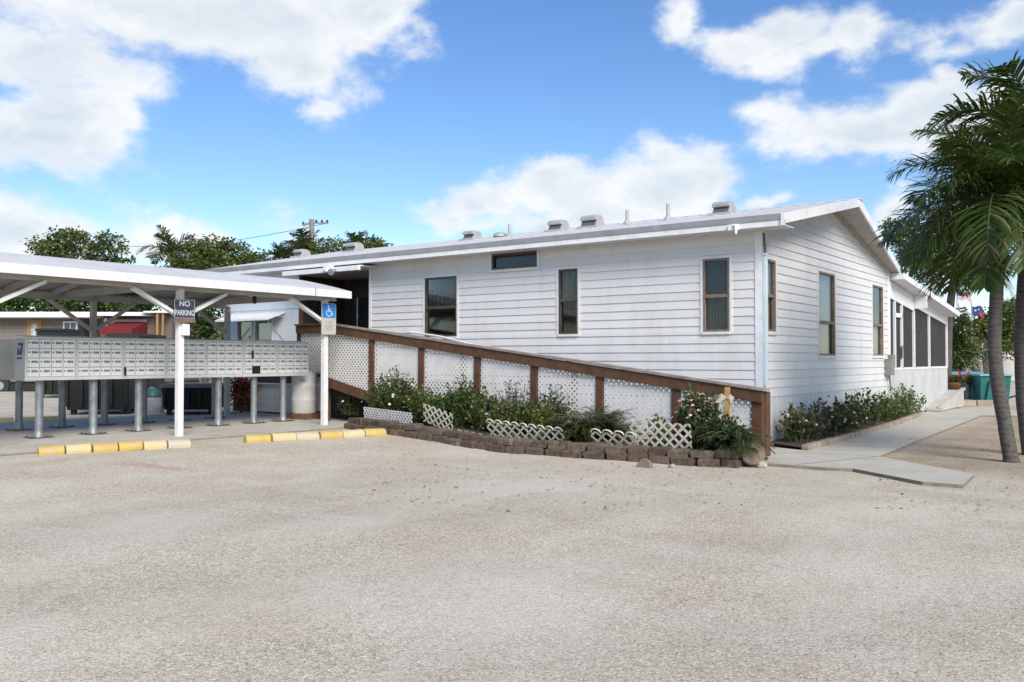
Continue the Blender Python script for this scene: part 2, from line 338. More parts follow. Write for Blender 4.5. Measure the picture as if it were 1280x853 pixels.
def gravelmat():
    m, nt, b = newmat('crushed_coral_gravel')
    L = nt.links
    c = ramp(nt, noise(nt, .22, 5, rough=.6), [(.30, (.475,.428,.330)), (.45, (.520,.476,.378)), (.58, (.550,.510,.412)), (.74, (.500,.455,.352))])
    # pale, packed wheel-worn stretches running across the lot
    packed = ramp(nt, noise(nt, .75, 7, rough=.62, stretch=(1.0, .55, 1)), [(.42, 0.), (.62, 1.)])
    c = mix(nt, ramp(nt, packed, [(0., 0.), (1., .75)]), c, (.60,.56,.46))
    tr = noise(nt, 1.0, 3, stretch=(.22, 1.5, 1)); c = mix(nt, ramp(nt, tr, [(.56, 0.), (.66, .45)]), c, (.61,.58,.50))
    c = mix(nt, ramp(nt, noise(nt, .55, 5), [(.52, 0.), (.70, .38)]), c, (.43,.36,.26))
    c = mix(nt, ramp(nt, noise(nt, .8, 4, stretch=(1.2,.8,1)), [(.58, 0.), (.76, .45)]), c, (.46,.345,.275))
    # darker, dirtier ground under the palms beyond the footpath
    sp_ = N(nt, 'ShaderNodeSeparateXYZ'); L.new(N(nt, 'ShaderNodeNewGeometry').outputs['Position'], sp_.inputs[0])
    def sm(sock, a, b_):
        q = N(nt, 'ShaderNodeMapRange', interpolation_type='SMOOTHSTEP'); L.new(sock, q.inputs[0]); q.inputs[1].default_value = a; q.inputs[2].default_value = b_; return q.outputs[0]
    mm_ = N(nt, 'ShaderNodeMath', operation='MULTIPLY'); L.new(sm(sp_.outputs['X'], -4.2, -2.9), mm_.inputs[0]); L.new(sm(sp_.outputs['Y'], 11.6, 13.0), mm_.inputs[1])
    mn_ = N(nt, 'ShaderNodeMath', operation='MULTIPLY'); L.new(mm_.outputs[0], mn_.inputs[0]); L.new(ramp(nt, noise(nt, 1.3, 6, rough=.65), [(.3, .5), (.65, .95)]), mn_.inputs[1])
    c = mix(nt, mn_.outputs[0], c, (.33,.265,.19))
    # crushed stones, three sizes, thinner where the ground is packed
    for sc, amt, am2 in ((85, .72, .32), (190, .95, .6), (36, .28, .08)):
        v = N(nt, 'ShaderNodeTexVoronoi'); v.inputs['Scale'].default_value = sc
        L.new(N(nt, 'ShaderNodeNewGeometry').outputs['Position'], v.inputs['Vector'])
        sep = N(nt, 'ShaderNodeSeparateColor'); L.new(v.outputs['Color'], sep.inputs[0])
        st = ramp(nt, sep.outputs[0], [(.0, (.42,.39,.36)), (.14, (.78,.76,.74)), (.6, (1.02,1.01,1.0)), (.88, (1.32,1.31,1.30)), (1., (.55,.47,.41))])
        c = mix(nt, ramp(nt, packed, [(0., amt), (1., am2)]), c, mix(nt, 1., c, st, 'MULTIPLY'))
    # scattered dark bits of leaf litter
    v = N(nt, 'ShaderNodeTexVoronoi'); v.inputs['Scale'].default_value = 3.3
    L.new(N(nt, 'ShaderNodeNewGeometry').outputs['Position'], v.inputs['Vector'])
    c = mix(nt, ramp(nt, v.outputs['Distance'], [(.02, .7), (.055, 0.)]), c, (.17,.13,.09))
    # an old streak of red marking paint beside the kerb blocks
    g = N(nt, 'ShaderNodeNewGeometry').outputs['Position']
    p0, p1 = on_z(110, 588), on_z(285, 597)
    d = (p1 - p0).normalized()
    mp = N(nt, 'ShaderNodeVectorMath', operation='SUBTRACT'); L.new(g, mp.inputs[0]); mp.inputs[1].default_value = (p0 + p1) / 2
    def dot(v_):
        q = N(nt, 'ShaderNodeVectorMath', operation='DOT_PRODUCT'); L.new(mp.outputs[0], q.inputs[0]); q.inputs[1].default_value = v_; return q.outputs['Value']
    def absd(s, k):
        a = N(nt, 'ShaderNodeMath', operation='ABSOLUTE'); L.new(s, a.inputs[0])
        q = N(nt, 'ShaderNodeMath', operation='MULTIPLY'); L.new(a.outputs[0], q.inputs[0]); q.inputs[1].default_value = k; return q.outputs[0]
    a1 = absd(dot(d), 1 / (p1 - p0).length * 1.6); a2 = absd(dot(Vector((-d.y, d.x, 0))), 1 / .32)
    mxn = N(nt, 'ShaderNodeMath', operation='MAXIMUM'); L.new(a1, mxn.inputs[0]); L.new(a2, mxn.inputs[1])
    ad = N(nt, 'ShaderNodeMath', operation='ADD'); L.new(mxn.outputs[0], ad.inputs[0]); L.new(noise(nt, 5, 6, rough=.7), ad.inputs[1])
    c = mix(nt, ramp(nt, ad.outputs[0], [(.75, .38), (1.15, 0.)]), c, (.42,.17,.16))
    L.new(c, b.inputs['Base Color']); b.inputs['Roughness'].default_value = .95; b.inputs['Specular IOR Level'].default_value = .2
    v = N(nt, 'ShaderNodeTexVoronoi'); v.inputs['Scale'].default_value = 45
    L.new(N(nt, 'ShaderNodeNewGeometry').outputs['Position'], v.inputs['Vector'])
    hs = N(nt, 'ShaderNodeMath', operation='ADD'); L.new(v.outputs['Distance'], hs.inputs[0]); L.new(noise(nt, 3.5, 6, rough=.65), hs.inputs[1])
    bump(nt, b, hs.outputs[0], .20, .015); return m
M['gravel'] = gravelmat()
SKY_STR, SKY_SAT, SKY_VAL, CLOUD_B, SKY_HUE = .115, 1.22, .80, 4.9, .508
SUN_STR, SUN_ANG, EXPO = 2.65, 30, .87
# ------------------------------------------------------------------ ground, slab, path
def gz(x):                                  # the lot climbs a little toward the shelter
    t = max(0.0, min(1.0, (-8.0 - x)/3.2)); return .125*t*t*(3 - 2*t)
def undul(x, y):
    return 0.012*math.sin(x*.9+1.3*math.sin(y*.5)) + 0.010*math.sin(y*1.15+.7*x) + .006*math.sin(2.6*x-1.9*y)
mb = MB()
nx, ny = 120, 130
gx = [-16 + i*(16+14)/nx for i in range(nx+1)]; gy = [-2 + j*20/ny for j in range(ny+1)]
vs = []
for y in gy:
    for x in gx:
        e = min((x+16)/2, (14-x)/2, (y+2)/2, (18-y)/2, 1.0)
        dep = Vector((x, y, 0)).dot(FWD)
        k = max(0, min(1, e)) * max(0, min(1, (9.4 - dep)/2))
        vs.append((x, y, gz(x) + undul(x, y)*k*1.3))
fs = [(j*(nx+1)+i, j*(nx+1)+i+1, (j+1)*(nx+1)+i+1, (j+1)*(nx+1)+i) for j in range(ny) for i in range(nx)]
mb.add(vs, fs, 0, True)
X0, X1, Y0g, Y1g, B = -16, 14, -2, 18, 700
for a, b_, c, d in ((X0, X1, -B, Y0g), (X0, X1, Y1g, B), (-B, X0, -B, B), (X1, B, -B, B)):
    xs = [a] + [-12 + .25*i for i in range(20) if a < -12] + [b_] if a == X0 else [a, b_]
    for xa, xb in zip(xs[:-1], xs[1:]): mb.add([(xa, c, gz(xa)), (xb, c, gz(xb)), (xb, d, gz(xb)), (xa, d, gz(xa))], [(0, 1, 2, 3)], 0, True)
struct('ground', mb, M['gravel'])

def slab(name, poly, z0, z1, m, m2=None):
    mb = MB(); n = len(poly)
    mb.add([(x, y, z1) for x, y in poly], [tuple(range(n))], 0)
    mb.add([(x, y, z0) for x, y in poly] + [(x, y, z1) for x, y in poly], [(i, (i+1) % n, n+(i+1) % n, n+i) for i in range(n)], 1)
    return struct(name, mb, [m, m2 or m])
slab('shelter_pavement', [(-12.5, 2.5), (-12.42, 8.45), (-12.36, 11.75), (-12.9, 12.5), (-13.7, 13.2), (-17.6, 13.3), (-17.6, 2.5)], -.1, .148, M['concrete'], M['edge'])
W0 = [on_z(*p) for p in ((956.6, 583), (1032, 588.7), (1066, 590), (1153, 607), (1204, 611), (1218, 597))]
poly = [(p.x, p.y) for p in W0] + [(-3.30, 13.25), (-3.45, 17), (-3.7, 24.5), (-2.2, 25.3), (-2.2, 27.6), (-5.6, 27.6), (-5.15, 25.6), (-4.75, 22.0), (-4.45, 17), (-4.38, 13.45), (-5.1, 13.75), (-5.1, 12.5), (-4.5, 12.2)]
slab('footpath', poly, -.1, .042, M['path'], M['edge'])
mb = MB()
for a_, b_ in (((-4.40, 14.6), (-3.36, 14.6)), ((-4.44, 16.6), (-3.43, 16.6)), ((-4.55, 18.7), (-3.5, 18.7)), ((-4.68, 20.8), (-3.58, 20.8)), ((-4.8, 22.9), (-3.65, 22.9)), ((-3.3, 13.24), (-3.9, 11.55)), ((-4.45, 13.2), (-3.3, 13.2))):
    d_ = (Vector(b_) - Vector(a_)).normalized()*.007; n_ = Vector((-d_.y, d_.x)); A_, B_ = Vector(a_), Vector(b_)
    mb.add([(q.x, q.y, .046) for q in (A_ - n_, B_ - n_, B_ + n_, A_ + n_)], [(0, 1, 2, 3)])
struct('footpath_joints', mb, M['edge'])
mb = MB(); mb.add([(-2.2, 24.6, .02), (30, 27.0, .02), (30, 30.0, .02), (-2.2, 28.0, .02)], [(0, 1, 2, 3)])
struct('far_path', mb, M['path'])
# soil inside the two planting beds
WALLPX = ((440, 537, .115), (460, 540, .115), (500, 545, .105), (560, 551, .09), (640, 561, .06), (720, 570, .02), (800, 577, 0), (862, 582, 0), (915, 584, 0), (940, 579, 0))
wl = [tuple(on_z(*q).xy) for q in WALLPX]
bed = [(x, y + .10) for x, y in wl] + [(-4.6, 12.25), (-12.6, 12.8)]
mb = MB(); n = len(bed); cx = sum(p[0] for p in bed)/n; cy = 12.2
mb.add([(x, y, gz(x) + .16) for x, y in bed], [tuple(range(n))])
struct('garden_soil', mb, M['soil'])
mb = MB(); mb.add([(-5.18, 13.95, .09), (-4.40, 13.5, .07), (-4.47, 17, .07), (-4.77, 22, .07), (-5.0, 24.2, .07), (-5.2, 24.2, .09)], [(0, 1, 2, 3, 4, 5)])
struct('side_bed_soil', mb, M['soil'])

# scattered loose stones on the lot
mb = MB()
for i in range(4200):
    dep = 3.4 + 11*rnd.random()**1.6; xx = (rnd.random()*1.3-.15)*1280
    p = far(xx, dep)
    if p.x < -12.2 or (p.y > 10.2 and -12.6 < p.x < -2.6): continue
    r = .005 + .013*rnd.random()**4
    q = [Vector((rnd.uniform(-1,1), rnd.uniform(-1,1), rnd.uniform(-.3,.9))).normalized()*r*rnd.uniform(.7,1.2) for _ in range(6)]
    z = gz(p.x) + undul(p.x, p.y)*1.3*max(0, min(1, (9.4 - dep)/2)) + r*.05
    vs = [Vector((p.x, p.y, z)) + v for v in (Vector((r,0,0)), Vector((0,r*.8,0)), Vector((-r*1.1,0,0)), Vector((0,-r*.9,0)), Vector((r*rnd.uniform(-.4,.4),r*rnd.uniform(-.4,.4),r*rnd.uniform(.35,.6))), Vector((0,0,-r)))]
    a = rnd.random()*6.28; c_, s_ = math.cos(a), math.sin(a)
    vs = [Vector((p.x+(v.x-p.x)*c_-(v.y-p.y)*s_, p.y+(v.x-p.x)*s_+(v.y-p.y)*c_, v.z)) for v in vs]
    mb.add(vs, [(0,1,4),(1,2,4),(2,3,4),(3,0,4),(1,0,5),(2,1,5),(3,2,5),(0,3,5)])
tag(obj('gravel_stones', mb, M['stone'], fix=False), kind='stuff', label='loose pale stones lying on the gravel lot', cat='gravel')

mb = MB()
for i in range(520):
    if i % 3: p = on_z(rnd.uniform(440, 960), rnd.uniform(548, 640))
    else: p = on_z(rnd.uniform(1080, 1290), rnd.uniform(545, 640))
    if p.x < -12.3 or (p.y > 11.2 and -4.9 > p.x > -12.6): continue
    a = rnd.random()*6.28; l = rnd.uniform(.012, .035); d = Vector((math.cos(a), math.sin(a), rnd.uniform(-.1, .3)))*l; e = Vector((-math.sin(a), math.cos(a), rnd.uniform(-.2, .2)))*l*.4
    c0 = Vector((p.x, p.y, gz(p.x) + (.05 if p.y > 11.0 and p.x > -4.4 and p.x < -3.2 else .012)))
    mb.add([c0 - d, c0 + e, c0 + d, c0 - e], [(0, 1, 2, 3)])
tag(obj('leaf_litter', mb, pmat('dead_leaf', (.16,.10,.05), (.09,.065,.04), 3, .9), fix=False), 'small dead brown leaves scattered on the gravel by the flower bed and palms', 'litter', kind='stuff')

# ------------------------------------------------------------------ the white mobile home
XE, YF = -5.22, 13.88            # end wall plane (faces +X), front wall plane (faces -Y)
XL, YB = -18.92, 21.9
EAVE, RIDGE_Y, RIDGE_Z, SL = 3.50, 17.55, 4.36, .20
home = thing('mobile_home', 'long white sided mobile home with grey speckled roof and dark windows', 'mobile home', (XE, YF, 0))
def mp(kind):
    return (lambda u, o, z: (u, YF - o, z)) if kind == 'front' else (lambda u, o, z: (XE + o, u, z))
def wbox(mb, kind, u0, u1, o0, o1, z0, z1, mi=0):
    f = mp(kind); a = f(u0, o0, z0); b = f(u1, o1, z1); mb.box(a[0], b[0], a[1], b[1], a[2], b[2], mi)
WIN_F = [(-12.38, -11.52, 1.87, 3.09), (-9.08, -8.66, 1.87, 3.07), (-6.22, -5.75, 1.86, 3.07), (-10.64, -9.56, 3.15, 3.46)]
WIN_E = [(14.03, 14.47, 1.86, 3.03), (16.72, 17.72, 1.48, 3.05), (20.45, 21.36, 1.49, 3.05)]
def courses(kind, u0, u1, z0, z1, h, holes, top=None):
    mb = MB(); f = mp(kind); z = z0
    while z < z1 - 1e-4:
        zt = min(z + h, z1)
        # split bands at hole edges
        cuts = sorted({z, zt} | {q for H in holes for q in (H[2], H[3]) if z < q < zt})
        for za, zb in zip(cuts[:-1], cuts[1:]):
            a0, a1, b0, b1 = u0, u1, u0, u1
            if top:
                a0, a1 = top(za); b0, b1 = top(zb); a0 = max(a0, u0); a1 = min(a1, u1); b0 = max(b0, u0); b1 = min(b1, u1)
                if a1 - a0 < .05: continue
            segs = [(a0, a1)]
            for H in holes:
                if H[2] < zb - 1e-4 and H[3] > za + 1e-4:
                    segs = [s for (p, q) in segs for s in ((p, min(q, H[0])), (max(p, H[1]), q)) if s[1] - s[0] > 1e-3]
            sg2 = []
            for p, q in segs:
                if q - p > 3.0 and h < .3:
                    cut = p + 1.0 + (q - p - 2.0)*((math.sin(za*37.7 + p*3.1)*.5 + .5)); sg2 += [(p, cut - .0015), (cut + .0015, q)]
                else: sg2.append((p, q))
            for p, q in sg2:
                p2 = b0 if p == a0 else p; q2 = b1 if q == a1 else q
                if q2 <= p2: q2 = p2 = (p2+q2)/2
                oa = .018 - .016*(za - z)/h; ob = .018 - .016*(zb - z)/h
                nub = .006 if za == z else 0
                vs = [f(p, -.06, za), f(q, -.06, za), f(q, oa, za), f(p, oa, za), f(p2, -.06, zb), f(q2, -.06, zb), f(q2, ob, zb), f(p2, ob, zb)]
                mb.add(vs, [(0,1,2,3),(4,7,6,5),(3,2,6,7),(0,4,5,1),(0,3,7,4),(1,5,6,2)])
        z = zt
    return mb
obj('wall', courses('front', -13.95, XE - .06, .80, 3.50, .1455, WIN_F), M['siding'], home)
def gable_top(z):
    zt = RIDGE_Z - .08
    half = (zt - z)/SL
    return (RIDGE_Y - half, RIDGE_Y + half)
obj('wall', courses('end', YF + .06, YB, .80, 4.28, .1455, WIN_E, top=gable_top), M['siding'], home)
# back and inner closing walls, floor, so that the house is a closed body
mb = MB(); mb.box(XL, XE - .07, YB + .03, YB + .1, 0, 3.48); mb.box(XL, XL + .06, YF + .2, YB, 0, 3.6)
obj('back_wall', mb, M['siding'], home)
mb = MB(); mb.box(XL + .1, XE - .1, 15.3, YB - .05, .82, .92); mb.box(-13.9, XE - .1, YF + .08, 15.3, .82, .92); mb.box(XL + .1, XE - .1, 17.2, 17.26, .92, 3.6); mb.box(XL + .1, XE - .1, YF + .1, YB - .1, 3.40, 3.46)
obj('floor', mb, M['dark'], home)
# left smooth section beyond the porch
AW = [(-18.55, -18.02, 1.80, 2.33), (-17.86, -17.25, 1.80, 2.33)]
obj('wall', courses('front', XL, -16.3, .80, 3.50, .9, AW), M['panel'], home)
mb = MB(); mb.box(-16.36, -16.3, YF + .06, 15.3, .8, 3.45)
obj('porch_side_wall', mb, M['porchbrown'], home)
# skirting: vertical ribbed sheets on a dark gap
mb = MB()
def ribs(kind, u0, u1, z0, z1, p=.115):
    f = mp(kind); u = u0; wbox(mb, kind, u0, u1, -.05, -.016, z0, z1)
    while u < u1 - .02:
        wbox(mb, kind, u + .004, min(u + p - .018, u1), -.012, .004, z0, z1 - .002); u += p
ribs('front', -13.9, XE - .03, .03, .80); ribs('end', YF + .03, YB, .03, .80)
obj('skirting', mb, M['skirt'], home)
mb = MB(); wbox(mb, 'end', YF, YB, -.03, .02, .0, .035); wbox(mb, 'front', -13.9, XE, -.03, .02, 0, .035)
obj('skirting_rail', mb, M['gutter'], home)
mb = MB(); mb.box(XL + .05, -13.9, YF + .1, YF + .16, 0, .8); obj('skirting', mb, M['porchbrown'], home)
# corner boards
mb = MB(); mb.box(XE - .10, XE + .026, YF - .026, YF + .008, .80, 3.5); mb.box(XE - .01, XE + .026, YF + .008, YF + .10, .80, 3.5); obj('corner_trim', mb, M['trim'], home)
mb = MB(); mb.box(XE - .02, XE + .026, YB - .09, YB + .03, .80, 3.47); obj('corner_trim', mb, M['trim'], home)
mb = MB(); mb.box(-14.0, -13.93, YF - .02, YF + .06, .8, 3.45); obj('corner_trim', mb, M['trim'], home)
mb = MB(); mb.box(XE + .028, XE + .085, YF - .03, YF + .05, .98, 3.06); mb.box(XE + .024, XE + .092, YF - .04, YF + .06, 3.06, 3.10); obj('downspout', mb, pmat('pale_blue_pipe', (.58,.66,.73), None, 4, .45), home, bevel=.006)
mb = MB(); mb.beam((XE + .07, YF - .02, 3.10), (XE + .05, YF - .03, 3.42), .03, .03); obj('downspout_bracket', mb, M['bronze'], home)

def window(kind, u0, u1, z0, z1, frame, upper=None, lower=None, rail=.5, tw=.042, single=False):
    mb = MB(); t = tw
    wbox(mb, kind, u0 - t, u0, 0, .026, z0 - t, z1 + t); wbox(mb, kind, u1, u1 + t, 0, .026, z0 - t, z1 + t)
    wbox(mb, kind, u0, u1, 0, .026, z1, z1 + t); wbox(mb, kind, u0, u1, 0, .04, z0 - t, z0)
    w = obj('window', mb, M['wintrim'], home)
    mb = MB(); f = .036
    wbox(mb, kind, u0, u0 + f, -.05, .02, z0, z1); wbox(mb, kind, u1 - f, u1, -.05, .02, z0, z1)
    wbox(mb, kind, u0 + f, u1 - f, -.05, .02, z0, z0 + f); wbox(mb, kind, u0 + f, u1 - f, -.05, .02, z1 - f, z1)
    zm = z0 + (z1 - z0)*rail
    if not single: wbox(mb, kind, u0 + f, u1 - f, -.045, .012, zm - .028, zm + .028)
    obj('frame', mb, frame, w)
    for za, zb, cur, o in ([(z0 + f, z1 - f, upper, -.03)] if single else [(z0 + f, zm - .028, lower, -.034), (zm + .028, z1 - f, upper, -.015)]):
        mb = MB(); wbox(mb, kind, u0 + f, u1 - f, o - .006, o, za, zb); obj('pane', mb, M['glass'], w)
        if cur:
            mb = MB(); fm = mp(kind); n = 26; vs = []
            for i in range(n + 1):
                u = u0 + .02 + (u1 - u0 - .04)*i/n; oo = -.085 + (.02*math.sin(i*1.9) if cur is not M['blind'] else 0)
                vs += [fm(u, oo, za - .05), fm(u, oo, zb + .05)]
            mb.add(vs, [(2*i, 2*i+2, 2*i+3, 2*i+1) for i in range(n)]); obj('curtain', mb, cur, w)
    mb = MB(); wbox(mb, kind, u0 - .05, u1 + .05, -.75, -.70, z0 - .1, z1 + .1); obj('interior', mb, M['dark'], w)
    return w
window('front', *WIN_F[0], M['bronze'], M['curtain'], None, .49)
window('front', *WIN_F[1], M['bronze'], M['greencurt'], None, .52)
wc = window('front', *WIN_F[2], M['bronze2'], M['curtain'], M['curtain'], .49)
mb = MB(); wbox(mb, 'front', -6.13, -5.82, -.05, -.04, 2.50, 2.80); obj('dark_panel', mb, M['black'], wc)
window('front', *WIN_F[3], M['bronze'], None, None, single=True, tw=.05)
window('end', *WIN_E[0], M['bronze2'], M['blind'], M['blind'], .5, .05)
window('end', *WIN_E[1], M['bronze2'], M['blind'], M['blind'], .40, .05)
window('end', *WIN_E[2], M['bronze2'], M['curtain'], M['blind'], .44, .05)

# porch recess with dark boards and a door
mb = MB()
mb.box(-16.3, -13.95, 15.3, 15.36, .9, 3.42)
for i in range(11): mb.box(-14.95 + i*.095, -14.95 + i*.095 + .06, 15.26, 15.30, 1.0, 3.3)
mb.box(-14.01, -13.95, YF + .07, 15.3, .9, 3.42)
obj('porch_wall', mb, M['porchbrown'], home)
mb = MB(); mb.box(-16.3, -13.95, YF + .0, 15.3, 3.36, 3.42); obj('porch_ceiling', mb, M['ceiling'], home)
mb = MB(); mb.box(-16.3, -13.95, YF, 15.3, .92, 1.02); obj('porch_floor', mb, M['brown'], home)
mb = MB(); mb.box(-15.95, -15.05, 15.25, 15.295, 1.02, 3.08)
dr = obj('door', mb, pmat('dark_grey_door', (.05,.055,.06), None, 4, .5), home)
mb = MB(); mb.box(-15.80, -15.20, 15.235, 15.249, 1.9, 2.9); obj('pane', mb, M['glass'], dr)
mb = MB(); mb.box(-16.05, -15.95, 15.2, 15.298, 1.02, 3.18); mb.box(-15.05, -14.97, 15.2, 15.298, 1.02, 3.18); mb.box(-15.95, -15.05, 15.2, 15.298, 3.08, 3.18); obj('frame', mb, M['porchbrown'], dr)
mb = MB(); mb.tube([(-15.12, 15.25, 2.0), (-15.12, 15.19, 2.0)], .03); obj('handle', mb, M['metal'], dr)
mb = MB(); mb.box(-16.3, -16.22, YF - .01, YF + .06, 1.0, 3.45); obj('porch_post', mb, M['brown'], home)
# awning and twin windows of the left section
for (u0, u1, z0, z1) in AW:
    mb = MB(); t = .05
    wbox(mb, 'front', u0 - t, u0, 0, .03, z0 - t, z1 + t); wbox(mb, 'front', u1, u1 + t, 0, .03, z0 - t, z1 + t); wbox(mb, 'front', u0, u1, 0, .03, z1, z1 + t); wbox(mb, 'front', u0, u1, 0, .03, z0 - t, z0)
    w = obj('window', mb, M['trim'], home)
    mb = MB(); wbox(mb, 'front', u0, u1, -.03, -.02, z0, z1); obj('pane', mb, M['glass'], w)
    mb = MB(); wbox(mb, 'front', u0, u1, -.045, -.035, z0 + (.0 if u0 < -18 else .1), z1 - .02); obj('blind', mb, M['tan' if u0 < -18 else 'blind'], w)
    mb = MB(); wbox(mb, 'front', u0 - .02, u1 + .02, -.14, -.12, z0 - .04, z1 + .04); obj('interior', mb, M['curtain'], w)
mb = MB()
mb.prism([(-18.72, YF - .02, 2.50), (-18.72, YF - .02, 2.54), (-18.72, YF - .55, 2.36), (-18.72, YF - .55, 2.32)], (1.95, 0, 0))
for i in range(6): mb.box(-18.7 + i*.385, -18.69 + i*.385, YF - .5, YF - .04, 2.42, 2.43)
aw = obj('awning', mb, M['trim'], home)
mb = MB(); mb.tube([(-16.85, YF - .5, 2.33), (-16.75, YF - .03, 1.80)], .014, 6); obj('strut', mb, M['metal'], aw)
mb = MB(); mb.tube([(-18.66, YF - .5, 2.33), (-18.7, YF - .03, 1.8)], .014, 6); obj('strut', mb, M['metal'], aw)

# roof
def rz(y): return RIDGE_Z + .09 - SL*abs(y - RIDGE_Y)
XR0, XR1, YE0, YE1 = -19.45, -4.68, 13.42, 22.1
XRF = -4.99                     # the overhang narrows toward the far eave
def xr(y): return XR1 if y <= RIDGE_Y else XR1 + (XRF - XR1)*(y - RIDGE_Y)/(YE1 - RIDGE_Y)
mb = MB()
def roofsheet(ya, yb, n=180):
    # shallow ribs run from ridge to eave
    vs = []
    for i in range(n + 1):
        dz = .012 if i % 4 == 0 else 0
        vs += [(XR0 + (xr(ya) - XR0)*i/n, ya, rz(ya) + dz), (XR0 + (xr(yb) - XR0)*i/n, yb, rz(yb) + dz)]
    mb.add(vs, [(2*i, 2*i+2, 2*i+3, 2*i+1) for i in range(n)])
roofsheet(YE0, RIDGE_Y); roofsheet(RIDGE_Y, YE1)
for ya, yb in ((YE0, RIDGE_Y), (RIDGE_Y, YE1)):   # underside deck
    mb.add([(XR0+.02, ya, rz(ya) - .03), (xr(ya)-.02, ya, rz(ya) - .03), (xr(yb)-.02, yb, rz(yb) - .03), (XR0+.02, yb, rz(yb) - .03)], [(0, 1, 2, 3)])
roof = obj('roof', mb, M['roof'], home, fix=False)
mb = MB(); zc_ = RIDGE_Z + .09; mb.prism([(XR0, RIDGE_Y - .16, zc_ - .026), (XR0, RIDGE_Y, zc_ + .016), (XR0, RIDGE_Y + .16, zc_ - .026), (XR0, RIDGE_Y, zc_ + .004)], (XR1 - XR0 + .02, 0, 0)); obj('ridge_cap', mb, M['trim'], roof)
# eave edge: grey metal strip over white fascia board
ze = rz(YE0)
mb = MB(); mb.prism([(XR0, YE0 - .030, ze - .085), (XR0, YE0 - .045, ze + .008), (XR0, YE0, ze + .016), (XR0, YE0, ze - .085)], (XR1 - XR0 - .05, 0, 0)); obj('gutter', mb, M['gutter'], home)
mb = MB(); mb.box(XR0, XR1 + .004, YE0 - .018, YE0 + .02, ze - .175, ze - .087); obj('fascia', mb, M['trim'], home)
mb = MB(); mb.box(XR1 - .045, XR1 + .010, YE0 - .05, YE0 - .021, ze - .178, ze + .005); obj('gutter_end', mb, M['trim'], home)
mb = MB(); mb.box(XR0 + .01, XR1 - .03, YE0 + .022, YF + .05, ze - .160, ze - .148); obj('soffit', mb, M['trim'], home)
mb = MB(); mb.tube([(-5.50, YE0 - .03, ze - .12), (-5.42, YE0 - .09, ze - .13), (-5.42, YE0 - .10, ze - .26)], [.035, .03, .018], 8); mb.box(-5.56, -5.40, YE0 - .07, YE0 - .02, ze - .19, ze - .10); obj('gutter_outlet', mb, M['trim'], home)
# rake boards and soffit over the end wall
mb = MB()
for ya, yb in ((YE0 - .018, RIDGE_Y), (RIDGE_Y, YE1)):
    mb.prism([(xr(ya) - .03, ya, rz(ya) - (.145 if ya < 15 else .16)), (xr(yb) - .03, yb, rz(yb) - .145), (xr(yb) - .03, yb, rz(yb) + .016), (xr(ya) - .03, ya, rz(ya) + .016)], (.034, 0, 0))
obj('rake_board', mb, M['trim'], home)
mb = MB()
for ya, yb in ((YE0, RIDGE_Y), (RIDGE_Y, YE1)):
    a_, b_ = xr(ya) - .032, xr(yb) - .032
    mb.add([(XE - .02, ya, rz(ya) - .12), (a_, ya, rz(ya) - .12), (b_, yb, rz(yb) - .12), (XE - .02, yb, rz(yb) - .12), (XE - .02, ya, rz(ya) - .10), (a_, ya, rz(ya) - .10), (b_, yb, rz(yb) - .10), (XE - .02, yb, rz(yb) - .10)], [(0,3,2,1),(4,5,6,7),(0,1,5,4),(1,2,6,5),(2,3,7,6),(3,0,4,7)])
    n = int(abs(yb-ya)/.11)
    for i in range(n):
        y = ya + (yb-ya)*(i+.5)/n; mb.box(XE + .03, xr(y) - .036, y-.006, y+.006, rz(y) - .126, rz(y) - .119)
obj('soffit', mb, M['beamgrey'], home)
mb = MB()
for ya, yb in ((YF + .05, RIDGE_Y), (RIDGE_Y, YB)):
    mb.prism([(XE + .021, ya, rz(ya) - .185), (XE + .021, yb, rz(yb) - .185), (XE + .021, yb, rz(yb) - .125), (XE + .021, ya, rz(ya) - .125)], (.022, 0, 0))
obj('frieze', mb, M['beamgrey'], home)
# roof vents and pipes
def vent(px, py, s=1.0, Y=16.4):
    s *= .9
    p = on_y(px, py, Y); z = rz(Y); x = p.x; w = .19*s
    mb = MB()
    pr = [(Y - .16, z - .05), (Y - .16, z + .02), (Y - .10, z + .13*s), (Y - .17, z + .14*s), (Y - .18, z + .20*s), (Y - .12, z + .25*s), (Y + .06, z + .255*s), (Y + .15, z + .21*s), (Y + .20, z + .09*s), (Y + .22, z - .03)]
    mb.prism([(x - w, a, b) for a, b in pr], (2*w, 0, 0)); mb.box(x - w - .06, x + w + .06, Y - .22, Y + .28, z - .05, z + .012)
    v = obj('roof_vent', mb, M['metalvent'], roof, bevel=.008)
    mb = MB(); mb.prism([(x - w + .02, Y - .168, z + .02), (x - w + .02, Y - .108, z + .125*s), (x + w - .02, Y - .108, z + .125*s), (x + w - .02, Y - .168, z + .02)], (0, -.004, .002)); obj('opening_shade', mb, M['ventdark'], v)  # dark sheet stands in for the shade inside the vent's open front
M['metalvent'] = pmat('vent_metal', (.42,.42,.41), (.35,.35,.345), 5, .6, .1, dirt=(.2,.19,.18), dirtamt=.4, dscale=6)
for px, py, s in ((377, 322, .9), (443, 312, 1.0), (590, 297, .9), (698, 290, 1.0), (740, 284, 1.12), (905, 265, 1.02)): vent(px, py, s)
def pipe(px, py, h, Y=16.2):
    p = on_y(px, py, Y); z = rz(Y); mb = MB()
    mb.tube([(p.x, Y, z - .03), (p.x, Y, z + h)], [.038, .035], 10); mb.lathe([(.10, 0), (.06, .07), (.045, .09)], (p.x, Y, z - .005), 12)
    obj('vent_pipe', mb, M['metalvent'], roof)
pipe(637, 290, .27); pipe(784, 270, .30); pipe(835, 265, .33)
